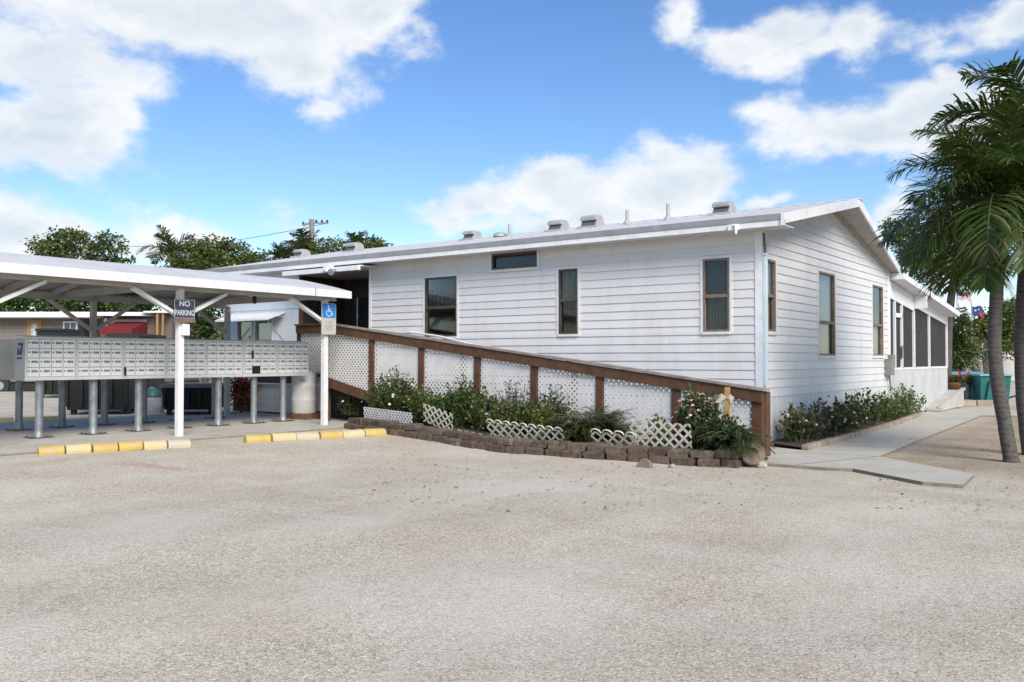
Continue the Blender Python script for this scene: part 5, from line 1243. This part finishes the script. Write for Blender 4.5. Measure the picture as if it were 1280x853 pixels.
# right side background
px_tree('dense hedge tree right of the screened porch corner', 1200, 36, [(1196, 418, 14, 30), (1188, 440, 12, 28), (1207, 440, 12, 18)], 260, 16, .24, .15, TM, (3, 3, 2), 51, group='trees far right', trunk=.12)
px_tree('green tree behind the leaning palm trunk', 1232, 52, [(1225, 412, 20, 14), (1240, 405, 16, 20), (1262, 400, 14, 26), (1255, 425, 16, 18)], 300, 16, .34, .22, TM, (3, 2, 3), 52, group='trees far right', trunk=.15)
px_tree('broad tree at the right picture edge beyond the palms', 1295, 56, [(1285, 395, 24, 30), (1300, 420, 26, 22), (1275, 430, 18, 18)], 300, 16, .36, .24, TM, (3, 2, 2), 53, group='trees far right', trunk=.18)
px_tree('distant tree showing between the palm fronds and porch roof', 1130, 60, [(1122, 290, 20, 16), (1140, 300, 26, 20), (1160, 330, 30, 22)], 260, 14, .42, .26, TM, (3, 3, 1), 54, group='trees far right', trunk=.2)
px_tree('purple flowering bush behind the red flowers', 1216, 40, [(1214, 442, 7, 16), (1219, 452, 8, 14)], 70, 12, .2, .12, ['l_tree', 'palepink', 'l_dark'], (2, 2.5, 1), 55, name='flowering_bush', cat='bush', trunk=.05)
px_tree('thin bare branched bush before the far houses', 1229, 38, [(1228, 440, 9, 22), (1224, 425, 6, 12)], 28, 6, .2, .13, ['l_dark', 'l_tree'], (2, 1), 56, name='thin_bush', cat='bush', trunk=.05)
r_ = random.Random(4)
for i, (a, dd, hh) in enumerate(((-300, 75, 8), (1500, 80, 9), (1390, 62, 8), (-120, 70, 7.5))):
    s = dd/FPX; px_tree(['tall tree far off to the left of the lot', 'tall tree far off to the right of the lot', 'leafy tree beyond the right picture edge', 'leafy tree beyond the left picture edge'][i], a, dd, [(a, 450 - (hh - 3.2 - 1.4)/s, 2.8/s, 2.6/s), (a + 2.5/s, 450 - 2.2/s, 2/s, 1.8/s), (a - 2.5/s, 450 - 2.0/s, 2/s, 1.8/s)], 120, 14, .5, .34, TM, (3, 2, 1), 60 + i, group='trees outside the picture')
# ------------------------------------------------------------------ left background: trailer, bins
def facing(name, label, cat, x, depth, turn=0.0, group=None):
    return thing(name, label, cat, far(x, depth), PSI + turn, group)      # local x = picture right, local y = away
def U(px_, x0, depth): return (px_ - x0)/FPX*depth
D = 43; Z = lambda y: high(y, D)
t = facing('trailer_home', 'long tan trailer home with white roof edge behind the mailboxes', 'trailer home', 90, D)
u = lambda p: U(p, 90, D)
mb = MB(); mb.box(u(-160), u(98), 0, 4, .35, Z(396)); mb.box(u(98), u(122), 1.2, 4, .35, Z(396))
for i in range(16): mb.box(u(-160), u(98), -.012, 0, .45 + i*.19, .45 + i*.19 + .165)
obj('wall', mb, M['tan'], t, local=True)
mb = MB(); mb.box(u(122), u(212), .3, 4, .35, Z(397)); 
for i in range(15): mb.box(u(150), u(198), .285, .3, .45 + i*.19, .45 + i*.19 + .165)
obj('brown_wall', mb, M['tanbrown'], t, local=True)
mb = MB(); mb.box(u(-160), u(124), -.75, 4.5, Z(397.6), Z(391)); mb.box(u(124), u(183), -.55, 4.5, Z(395.5), Z(391)); mb.box(u(183), u(214), -.4, 4.5, Z(391.5), Z(389.5)); rf = obj('roof', mb, M['whiteroof'], t, local=True)
mb = MB(); mb.box(u(-160), u(98), -.70, -.02, Z(398.6), Z(397.7)); obj('gutter', mb, M['gutter'], rf, local=True)
mb = MB(); mb.box(u(-160), u(214), .1, 3.9, 0, .35); obj('underside', mb, M['dark'], t, local=True)
def win(parent, a, b, y1, y2, fm, fw=.12, pane='glass', bars=0):
    mb = MB(); zA, zB = Z(y2), Z(y1)
    mb.box(u(a), u(a) + fw, -.06, -.013, zA, zB); mb.box(u(b) - fw, u(b), -.06, -.013, zA, zB); mb.box(u(a) + fw, u(b) - fw, -.06, -.013, zB - fw, zB); mb.box(u(a) + fw, u(b) - fw, -.06, -.013, zA, zA + fw)
    w = obj('window', mb, fm, parent, local=True)
    mb = MB(); mb.box(u(a) + fw, u(b) - fw, -.035, -.025, zA + fw, zB - fw); obj('pane', mb, M[pane], w, local=True)
    if bars:
        mb = MB(); zm = (zA + zB)/2
        for i in range(1, bars + 1): x = u(a) + fw + (u(b) - u(a) - 2*fw)*i/(bars + 1); mb.box(x - .02, x + .02, -.045, -.036, zA + fw, zB - fw)
        mb.box(u(a) + fw, u(b) - fw, -.045, -.036, zm - .02, zm + .02); obj('sash', mb, M['trim'], w, local=True)
    return w
M['paleglass'] = pmat('pale_curtained_pane', (.36,.42,.40), (.26,.31,.30), 3, .3)
M['dimglass'] = pmat('dim_blue_pane', (.10,.11,.15), (.14,.16,.20), 2, .25)
win(t, 34, 52, 400, 425, M['orangewood'], .18, 'paleglass', 1); win(t, 79, 97, 402, 425, M['trim'], .07, 'dimglass', 1)
mb = MB(); mb.prism([(u(142), .28, Z(402)), (u(142), -1.5, Z(413)), (u(142), -1.5, Z(419)), (u(142), .28, Z(419))], (u(181) - u(142), 0, 0)); mb.prism([(u(126), .28, Z(402)), (u(132), .28, Z(402)), (u(150), -1.0, Z(419)), (u(143), -1.0, Z(419))], (0, -.05, 0)); obj('awning', mb, M['red'], t, local=True)
mb = MB(); mb.box(u(126), u(180), .24, .29, Z(404.5), Z(399.5)); mb.prism([(u(132.5), -.2, Z(398)), (u(135.5), -.2, Z(398)), (u(136), -.2, Z(410)), (u(133), -.2, Z(410))], (0, .1, 0)); obj('trim', mb, M['cream'], t, local=True)
mb = MB(); mb.box(u(198), u(200.5), -.3, -.2, 0, Z(391)); mb.box(u(205), u(207), -.3, -.2, 0, Z(391)); obj('porch_post', mb, M['orangewood'], t, local=True)
D = 50; t = facing('small_house', 'small pink tan house with one pale window beyond the trailer', 'house', 218, D); u = lambda p: U(p, 218, D)
mb = MB(); mb.box(u(205), u(238), 0, 4, 0, Z(404)); obj('wall', mb, pmat('pinkish_wall', (.34,.24,.17), (.3,.2,.15), 3, .8), t, local=True)
win(t, 211, 224, 407, 423, M['trim'], .1, 'paleglass')
mb = MB(); mb.prism([(u(203), -.4, Z(405)), (u(240), -.4, Z(405)), (u(222), -.4, Z(398))], (0, 5, 0)); obj('roof', mb, pmat('dark_red_roof', (.12,.035,.035), None, 5, .8), t, local=True)

def dumpster(label, xa, xb, depth, top, lidm, name='dumpster', grp='bins behind the mailboxes', flap=False):
    xc = (xa + xb)/2; t = facing(name, label, 'bin', xc, depth, .12, grp); t.location.z = .12; w = (xb - xa)/2/FPX*depth; h = high(top, depth) - .12
    mb = MB(); mb.prism([(-w*.94, 0, .12), (w*.94, 0, .12), (w, -.12, h - .1), (-w, -.12, h - .1)], (0, 1.4, 0))
    for i in range(5): x = -w*.9 + i*w*1.8/4; mb.box(x - .03, x + .03, -.13, -.05, .2, h - .12)
    obj('body', mb, M['dumpster'], t, local=True)
    mb = MB(); mb.box(-w - .03, w + .03, -.16, 1.35, h - .09, h); obj('lid', mb, M[lidm], t, local=True, bevel=.015)
    if flap:
        mb = MB(); mb.prism([(-.05, .9, h), (.62, .9, h), (.62, 1.0, h + .17), (-.05, 1.0, h + .17)], (0, .05, 0)); obj('lid_flap', mb, M['dumpster'], t, local=True)
    for sx in (-.8, .8):
        mb = MB(); mb.tube([(sx*w - .05, .15, .07), (sx*w + .05, .15, .07)], .075, 10); obj('wheel', mb, M['black'], t, local=True)
    return t
dumpster('tall dark green dumpster behind the second mailbox unit', 84, 162, 20.8, 424, 'dumpster', flap=True)
dumpster('dark dumpster just left of the no parking post behind the mailboxes', 162, 188, 22.5, 418, 'dumpster')
dumpster('low dark bin with a flat grey lid behind the no parking post', 205, 268, 20.8, 480, 'binlid')
dumpster('black bin top poking up behind the leftmost mailbox unit', 48, 84, 30, 411, 'dumpster')
t = facing('rubbish_bag', 'stuffed white and teal rubbish bag between the dark bins', 'rubbish bag', 195, 21.5)
mb = MB(); mb.lathe([(.10, 0), (.20, .08), (.22, .3), (.20, .5), (.12, .68), (.05, .74)], (0, 0, 0), 14)
mb.v = [(v[0]*(1 + .12*math.sin(9*v[2] + 3*v[1]*9)) - .12*v[2] , v[1], v[2]) for v in mb.v]; obj('bag', mb, pmat('lavender_white_plastic', (.42,.42,.50), (.28,.28,.36), 5, .4), t, local=True)
mb = MB(); mb.lathe([(.205, .52), (.19, .58), (.15, .66), (.05, .72)], (0, 0, 0), 12); mb.v = [(v[0]*.95 - .12*v[2] + .02, v[1] - .02, v[2] + .01) for v in mb.v]; obj('teal_wrap', mb, pmat('dull_teal', (.03,.13,.13), (.05,.16,.17), 6, .5), t, local=True)
D = 36; t = facing('flatbed_trailer', 'dark low flatbed trailer at the far left edge behind the mailbox legs', 'trailer', 10, D)
u = lambda p: U(p, 10, D)
mb = MB(); mb.box(u(-60), u(52), 0, 2, high(489, D), high(482, D)); obj('bed', mb, M['dark'], t, local=True)
for x in (u(2), u(-30)):
    mb = MB(); mb.tube([(x, -.1, .36), (x, .12, .36)], .36, 20); w = obj('wheel', mb, M['black'], t, local=True)
    mb = MB(); mb.tube([(x, -.12, .36), (x, -.10, .36)], .17, 14); obj('rim', mb, M['metal'], w, local=True)
# pale yellow kerb line on the far side of the lane
a, b = on_z(-120, 527, .2), on_z(80, 521.5, .2)
for i in range(6):
    p = a.lerp(b, i/6 + .02); q = a.lerp(b, (i + 1)/6)
    mb = MB(); mb.beam((p.x, p.y, .17), (q.x, q.y, .17), .18, .10); tag(obj('kerb_block', mb, M['paleyellow'], bevel=.02), ['leftmost worn yellow block of the far kerb beyond the mailbox legs', 'second worn yellow block of the far left kerb', 'third worn yellow block of the far left kerb', 'worn yellow far kerb block left of the rear leg', 'worn yellow far kerb block behind the rear mailbox leg', 'last worn yellow far kerb block, behind the front left leg'][i], 'kerb block', 'yellow kerb blocks across the lane')

# utility pole
t = thing('utility_pole', 'grey utility pole with a short cross arm behind the house', 'utility pole', far(389, 44))
mb = MB(); H = high(274, 44); mb.tube([(0, 0, 0), (0, 0, H)], [.16, .12], 10); obj('pole', mb, M['pole'], t, local=True)
mb = MB(); ax = R_; hz = high(279, 44); mb.beam(Vector((0, 0, hz - .1)) - ax*.45, Vector((0, 0, hz + .05)) - ax*.02, .09, .09); mb.beam(Vector((0, 0, hz + .02)), Vector((0, 0, hz + .02)) + ax*.8, .07, .07); obj('cross_arm', mb, M['pole'], t, local=True)
for s in (-.42, .22, .5, .76):
    mb = MB(); mb.lathe([(.05, 0), (.06, .06), (.03, .14)], ax*s + Vector((0, 0, hz + (.04 if s > 0 else -.06))), 8); obj('insulator', mb, M['black'], t, local=True)
mb = MB()
pts = [Vector((0, 0, hz)) + ax*.7 + (ax*-14 + FWD*3)*f + Vector((0, 0, -1.6*math.sin(math.pi*f)*.35 - .6*f)) for f in [i/14 for i in range(15)]]
mb.tube(pts, .012, 4); obj('wire', mb, M['black'], t, local=True)

# ------------------------------------------------------------------ right background
mb = MB()
for (x, y, a) in along([tuple(on_z(1138, 506).xy), tuple(on_z(1185, 508).xy), tuple(on_z(1240, 507).xy)], .62): block(mb, x, y, 0, a, .6, .25, .17)
tag(obj('terrace_kerb', mb, M['edgebrick'], bevel=.015), 'low brown kerb across the end of the footpath below the flower pot', 'kerb')
mb = MB(); q = [on_z(*p) for p in ((1138, 504), (1242, 505), (1290, 492), (1150, 489))]; mb.add([(p.x, p.y, .10) for p in q], [(0, 1, 2, 3)]); struct('terrace', mb, M['path'])
b0 = on_z(1193, 501); s = 28.6/FPX
t = thing('flower_pot', 'wide terracotta flower pot with grassy plants at the path end', 'flower pot', (b0.x, b0.y + .3, .10))
mb = MB(); mb.lathe([(.26, 0), (.30, .12), (.31, .15)], (0, 0, 0), 20); obj('stand', mb, M['potgrey'], t, local=True)
mb = MB(); mb.lathe([(.30, .15), (.40, .42), (.42, .48), (.42, .52), (.38, .52), (.36, .45)], (0, 0, 0), 20); obj('pot', mb, M['terra'], t, local=True)
fo = MB(); r = random.Random(3)
for i in range(260):
    a = r.uniform(0, 6.28); q = r.random()*.33; d = Vector((math.cos(a)*.6, math.sin(a)*.6, r.uniform(.5, 1.3))).normalized(); leaf(fo, Vector((math.cos(a)*q, math.sin(a)*q, .48)), d, rdir(r, 0), r.uniform(.2, .45), .018, r.choices((0, 1, 2), (3, 2, 2))[0])
obj('grassy_plants', fo, [M['l_green'], M['l_yellow'], M['l_red']], t, local=True, fix=False)
b1 = far(1207, 29.5, .08)
t = thing('metal_pot', 'dark grey cylindrical pot right of the terracotta flower pot', 'pot', b1)
mb = MB(); mb.lathe([(.13, 0), (.15, .30), (.16, .5), (.14, .5), (.13, .42)], (0, 0, 0), 16); obj('pot', mb, pmat('dark_teal_pot', (.07,.09,.085), None, 5, .6), t, local=True)
bush('potted_plant', 'grey green plant in the dark cylindrical pot', 'plant', (b1.x, b1.y, .55), .5, .5, .35, 14, 16, .1, .02, ['l_purple', 'l_green'], [2, 2], None, 91, upright=.6)
def rf(label, x, y, dep, seed):
    p = far(x, dep, .08); hh = high(y, dep) - .08
    t = thing('red_flower_plant', label, 'flower', p, 0, 'red flowers by the terrace'); fo = MB(); st = MB(); r = random.Random(seed)
    for i in range(5): st.tube([(0, 0, 0), (r.uniform(-.1,.1), r.uniform(-.1,.1), hh*.95)], .012, 5)
    for i in range(60): v = rdir(r, -.6); leaf(fo, Vector((0, 0, hh)) + v*r.random()*.17, v, rdir(r, 0), .14, .05, 0)
    for i in range(70): leaf(fo, Vector((r.uniform(-.3,.3), r.uniform(-.2,.2), hh*r.uniform(.2, .85))), rdir(r, -.1), rdir(r, 0), .18, .03, 1)
    obj('stems', st, M['stem'], t, local=True, fix=False); obj('bloom', fo, [M['redflower'], M['l_dark']], t, local=True, fix=False)
rf('red flower head nearer the porch corner behind the pot', 1202.5, 473, 31, 1); rf('red flower head nearer the teal bin', 1211, 474, 31.5, 2)
t = facing('plant_stool', 'dark wooden stool with splayed legs beside the teal bin', 'stool', 1214, 30)
u = lambda p: U(p, 1215, 30)
mb = MB(); mb.box(-.2, .2, -.2, .2, .72, .76); obj('seat', mb, M['bronze'], t, local=True)
for sx in (-1, 1):
    for sy in (-1, 1): mb = MB(); mb.beam((sx*.17, sy*.17, .72), (sx*.25, sy*.25, .06), .04, .04); obj('leg', mb, M['bronze'], t, local=True)
D = 28.8; t = facing('teal_bin', 'large teal plastic bin with a pale rim behind the palm trunks', 'bin', 1243, D, -.1); u = lambda p: U(p, 1243, D); h = high(468, D); w = u(1262)
mb = MB(); mb.prism([(-w*.88, 0, .06), (w*.88, 0, .06), (w*.98, -.08, h - .06), (-w*.98, -.08, h - .06)], (0, .9, 0)); obj('body', mb, M['teal'], t, local=True, bevel=.02)
mb = MB(); mb.box(-w*1.06, w*1.06, -.14, .88, h - .06, h); obj('rim', mb, M['tealrim'], t, local=True, bevel=.015)
mb = MB(); mb.beam((-w*.42, -.13, h - .2), (-w*.62, -.06, .1), .02, .06, up=(0, 1, 0)); mb.beam((w*.42, -.13, h - .2), (w*.66, -.06, .1), .02, .06, up=(0, 1, 0)); obj('strut', mb, M['black'], t, local=True)
D = 34; t = facing('blue_bench_table', 'long pale blue table top beyond the red flowers', 'table', 1205, D); u = lambda p: U(p, 1205, D)
mb = MB(); mb.box(u(1184), u(1228), 0, 1.0, high(468.5, D), high(465, D)); obj('tabletop', mb, M['bluepaint'], t, local=True)
for x in (1187, 1225):
    for y in (.1, .9): mb = MB(); mb.box(u(x) - .04, u(x) + .04, y - .04, y + .04, 0, high(468.5, D)); obj('leg', mb, M['bronze'], t, local=True)
def house(label, xa, xb, dep, wall_y, roof_y, wm, rm, wins, turn=0, slope=0):
    global D, u
    D = dep; xc = (xa + xb)/2; t = facing('mobile_home', label, 'mobile home', xc, dep, turn, 'homes beyond the palms'); u = lambda p: U(p, xc, D)
    mb = MB(); mb.box(u(xa), u(xb), 0, 6, 0, high(wall_y, D)); obj('wall', mb, wm, t, local=True)
    mb = MB(); mb.prism([(u(xa - 3), -.5, high(wall_y, D)), (u(xa - 3), 3, high(roof_y, D)), (u(xa - 3), 6.5, high(wall_y, D)), (u(xa - 3), 3, high(roof_y, D) - .15)][:3], (u(xb + 3) - u(xa - 3), 0, 0)); obj('roof', mb, rm, t, local=True)
    for a, b, y1, y2 in wins: win(t, a, b, y1, y2, M['trim'], .1, 'dimglass')
house('white mobile home far behind, between porch corner and palm trunk', 1205, 1246, 66, 421, 413, M['cream'], M['whiteroof'], [(1212, 1218, 425, 434), (1228, 1236, 425, 434)])
house('grey white mobile home behind the purple flowers', 1208, 1240, 52, 438, 430, pmat('grey_house_wall', (.30,.28,.27), None, 3, .7), M['cream'], [(1222, 1227, 442, 452)])
house('pale home glimpsed between the two palm trunks', 1252, 1300, 60, 430, 419, M['cream'], M['roof'], [(1258, 1264, 434, 446)])
def flag(label, x, ytop, dep, w, h, kind, seed):
    p = far(x, dep); s = dep/FPX; t = thing('flag', label, 'flag', p, 0, 'flags on poles behind the porch')
    mb = MB(); zt = high(ytop, dep); mb.tube([(0, 0, 0), (0, 0, zt + .15)], .03, 6); obj('pole', mb, M['metal'], t, local=True)
    fl = MB(); nx_, ny_ = 16, 13; W = w*s; Hh = h*s; vs = []
    for j in range(ny_ + 1):
        for i in range(nx_ + 1):
            a = i/nx_; b = j/ny_; vs.append(R_*(a*W*.92) + FWD*(.10*math.sin(a*8 + b*1.5)*a) + Vector((0, 0, zt - b*Hh - a*a*Hh*.35 - .06*math.sin(a*7))))
    for j in range(ny_):
        for i in range(nx_):
            if kind == 'us': mi = 2 if (i < 7 and j < 7) else (0 if j % 2 == 0 else 1)
            elif kind == 'stripe': mi = 3 if j % 4 < 2 else 1
            else: mi = 0 if (i > 9 and j > 6) else (1 if (i in (4, 5, 8) and j in (4, 5)) else 2)
            fl.add([vs[j*(nx_+1)+i], vs[j*(nx_+1)+i+1], vs[(j+1)*(nx_+1)+i+1], vs[(j+1)*(nx_+1)+i]], [(0, 1, 2, 3)], mi, True)
    obj('cloth', fl, [M['flagred'], M['flagwhite'], M['flagblue'], M['flagblack']], t, local=True, fix=False)
flag('striped red and white flag with blue corner, highest of the flags', 1197, 363, 46, 20, 11, 'us', 1)
flag('dark and white striped flag below the red striped one', 1199, 383, 47, 13, 14, 'stripe', 2)
flag('dark blue flag with a red corner right of the striped flags', 1215, 382, 45, 17, 12, 'blue', 3)

# ------------------------------------------------------------------ sky, sun, camera
SUN_AZ = R(-33)            # direction to the sun, from +X towards -Y
SUN_EL = R(36)
w = bpy.data.worlds.new('World'); S.world = w; w.use_nodes = True; nt = w.node_tree; L = nt.links
bg = nt.nodes['Background']
sky = N(nt, 'ShaderNodeTexSky', sky_type='NISHITA'); sky.sun_disc = False; sky.sun_elevation = SUN_EL
sky.sun_rotation = math.pi/2 - SUN_AZ; sky.air_density = 1.0; sky.dust_density = .3; sky.ozone_density = 2.2; sky.altitude = 0
hs = N(nt, 'ShaderNodeHueSaturation'); hs.inputs['Saturation'].default_value = SKY_SAT; hs.inputs['Value'].default_value = SKY_VAL; hs.inputs['Hue'].default_value = SKY_HUE
L.new(sky.outputs[0], hs.inputs['Color'])
tc = N(nt, 'ShaderNodeTexCoord'); nrm = N(nt, 'ShaderNodeVectorMath', operation='NORMALIZE'); L.new(tc.outputs['Generated'], nrm.inputs[0])
sx = N(nt, 'ShaderNodeSeparateXYZ'); L.new(nrm.outputs[0], sx.inputs[0])
az = N(nt, 'ShaderNodeMath', operation='ARCTAN2'); L.new(sx.outputs['X'], az.inputs[0]); L.new(sx.outputs['Y'], az.inputs[1])
el = N(nt, 'ShaderNodeMath', operation='ARCSINE'); L.new(sx.outputs['Z'], el.inputs[0])
cm = N(nt, 'ShaderNodeCombineXYZ'); L.new(az.outputs[0], cm.inputs[0]); L.new(el.outputs[0], cm.inputs[1])
def nz(scale, detail, rough, off=(0,0,0), st=(1,1,1.7)):
    m = N(nt, 'ShaderNodeMapping'); m.inputs['Location'].default_value = off; m.inputs['Scale'].default_value = st; L.new(nrm.outputs[0], m.inputs['Vector'])
    n = N(nt, 'ShaderNodeTexNoise'); n.inputs['Scale'].default_value = scale; n.inputs['Detail'].default_value = detail; n.inputs['Roughness'].default_value = rough; L.new(m.outputs[0], n.inputs['Vector']); return n.outputs['Fac']
def M_(op, a, b, c=None, clamp=False):
    n = N(nt, 'ShaderNodeMath', operation=op); n.use_clamp = clamp
    for s_, v in zip(n.inputs, (a, b, c)):
        if v is None: continue
        if isinstance(v, (int, float)): s_.default_value = v
        else: L.new(v, s_)
    return n.outputs[0]
def azel(x, y):
    d_ = ray(x, y).normalized(); return math.atan2(d_.x, d_.y), math.asin(d_.z)
CL = [  # heaps of cloud: centre, half width, half height (as degrees of sky; given by where they stand over the lot), strength
 (60, -40, 330, 105, 1.25), (300, 25, 210, 75, 1.15), (470, 25, 95, 70, 1.05), (380, 95, 85, 55, .8), (398, 143, 62, 28, .8), (60, 70, 170, 60, .95),
 (70, 165, 125, 70, 1.05), (130, 190, 62, 42, .9), (20, 175, 90, 60, 1.0),
 (20, 285, 120, 45, .95), (90, 285, 70, 30, .85), (250, 300, 150, 38, .55), (200, 285, 80, 25, .55),
 (590, 262, 95, 32, .85), (700, 235, 110, 48, 1.0), (830, 225, 90, 58, 1.12), (780, 262, 150, 45, .9), (660, 285, 160, 30, .75),
 (845, 15, 34, 34, .58), (920, 52, 60, 24, .62), (975, 38, 62, 34, .72), (1062, 50, 46, 42, .66), (1005, 66, 130, 26, .50),
 (955, 138, 55, 26, .8), (1060, 160, 120, 42, .95), (1150, 150, 100, 52, 1.1), (1185, 112, 40, 34, 1.0), (1255, 130, 60, 45, .95),
 (1250, 45, 75, 40, .9), (1180, 70, 60, 28, .6), (1110, 268, 40, 22, .7), (965, 258, 40, 12, .7),
]
# warp
wv = N(nt, 'ShaderNodeTexNoise'); wv.inputs['Scale'].default_value = 9; wv.inputs['Detail'].default_value = 5; L.new(nrm.outputs[0], wv.inputs['Vector'])
wsub = N(nt, 'ShaderNodeVectorMath', operation='MULTIPLY_ADD'); L.new(wv.outputs['Color'], wsub.inputs[0]); wsub.inputs[1].default_value = (.11, .08, 0); wsub.inputs[2].default_value = (-.055, -.04, 0)
wadd = N(nt, 'ShaderNodeVectorMath', operation='ADD'); L.new(cm.outputs[0], wadd.inputs[0]); L.new(wsub.outputs[0], wadd.inputs[1])
acc = None
for (x, y, rx, ry, st) in CL:
    a, e = azel(x, y); ra, re = rx/FPX*1.02, ry/FPX*1.02
    s1_ = N(nt, 'ShaderNodeVectorMath', operation='SUBTRACT'); L.new(wadd.outputs[0], s1_.inputs[0]); s1_.inputs[1].default_value = (a, e, 0)
    s2_ = N(nt, 'ShaderNodeVectorMath', operation='MULTIPLY'); L.new(s1_.outputs[0], s2_.inputs[0]); s2_.inputs[1].default_value = (1/ra, 1/re, 0)
    ln = N(nt, 'ShaderNodeVectorMath', operation='LENGTH'); L.new(s2_.outputs[0], ln.inputs[0])
    v = M_('MULTIPLY_ADD', ln.outputs['Value'], -st, st)
    acc = v if acc is None else M_('SMOOTH_MAX', acc, v, .12)
# scattered cloud over the rest of the sky
amb = M_('MULTIPLY_ADD', nz(2.2, 6, .55, (3, 1, 7)), 4.0, -2.35)
# keep it away from the part of the sky described above
a0, e0 = azel(640, 150)
dc = N(nt, 'ShaderNodeVectorMath', operation='SUBTRACT'); L.new(cm.outputs[0], dc.inputs[0]); dc.inputs[1].default_value = (a0, e0, 0)
d2 = N(nt, 'ShaderNodeVectorMath', operation='MULTIPLY'); L.new(dc.outputs[0], d2.inputs[0]); d2.inputs[1].default_value = (1/.80, 1/.62, 0)
d3 = N(nt, 'ShaderNodeVectorMath', operation='LENGTH'); L.new(d2.outputs[0], d3.inputs[0])
far_ = M_('SUBTRACT', M_('MULTIPLY', d3.outputs['Value'], 3.0), 4.0)
amb = M_('MINIMUM', amb, far_)
acc = M_('MAXIMUM', acc, amb)
fb = nz(8, 11, .60); fb2 = nz(26, 8, .6, (5, 2, 1))
dens = M_('ADD', acc, M_('MULTIPLY_ADD', fb, 2.3, -1.12)); dens = M_('ADD', dens, M_('MULTIPLY_ADD', fb2, .55, -.275))
mask = N(nt, 'ShaderNodeMapRange', interpolation_type='SMOOTHSTEP'); L.new(dens, mask.inputs[0]); mask.inputs[1].default_value = .0; mask.inputs[2].default_value = .66
body = ramp(nt, dens, [(.15, (.86, .91, 1.0)), (.36, (1.0, 1.0, 1.0)), (.55, (.98, .985, .99)), (.95, (.80, .86, .90))])
shd = ramp(nt, nz(11, 8, .55, (1, 4, 2)), [(.38, (.82, .87, .92)), (.58, (1., 1., 1.))])
cc = mix(nt, 1., body, shd, 'MULTIPLY')
csc = N(nt, 'ShaderNodeVectorMath', operation='SCALE'); L.new(cc, csc.inputs[0]); csc.inputs['Scale'].default_value = CLOUD_B
fin = mix(nt, M_('MULTIPLY', mask.outputs[0], .96), hs.outputs[0], csc.outputs[0])
L.new(fin, bg.inputs['Color']); bg.inputs['Strength'].default_value = SKY_STR

sl = bpy.data.lights.new('sun', 'SUN'); sl.energy = SUN_STR; sl.angle = R(SUN_ANG); sl.color = (1.0, .925, .82)
so = bpy.data.objects.new('sun', sl); COL.objects.link(so)
sd_ = Vector((math.cos(SUN_EL)*math.cos(SUN_AZ), math.cos(SUN_EL)*math.sin(SUN_AZ), math.sin(SUN_EL)))
so.rotation_euler = sd_.to_track_quat('Z', 'Y').to_euler(); so.location = sd_*60

cd = bpy.data.cameras.new('camera'); cd.sensor_width = 36; cd.sensor_fit = 'HORIZONTAL'; cd.lens = FPX/1280*36; cd.clip_end = 3000; cd.clip_start = .05
co = bpy.data.objects.new('camera', cd); COL.objects.link(co); co.location = CAM
co.rotation_euler = (math.pi/2 + PITCH, 0, PSI); S.camera = co
S.view_settings.view_transform = 'Standard'; S.view_settings.look = 'None'; S.view_settings.exposure = EXPO; S.view_settings.gamma = 1
S.view_settings.use_curve_mapping = False
S.render.resolution_x = 1024; S.render.resolution_y = 682; S.render.engine = 'CYCLES'
S.cycles.max_bounces = 6; S.cycles.transparent_max_bounces = 12; S.cycles.use_denoising = True
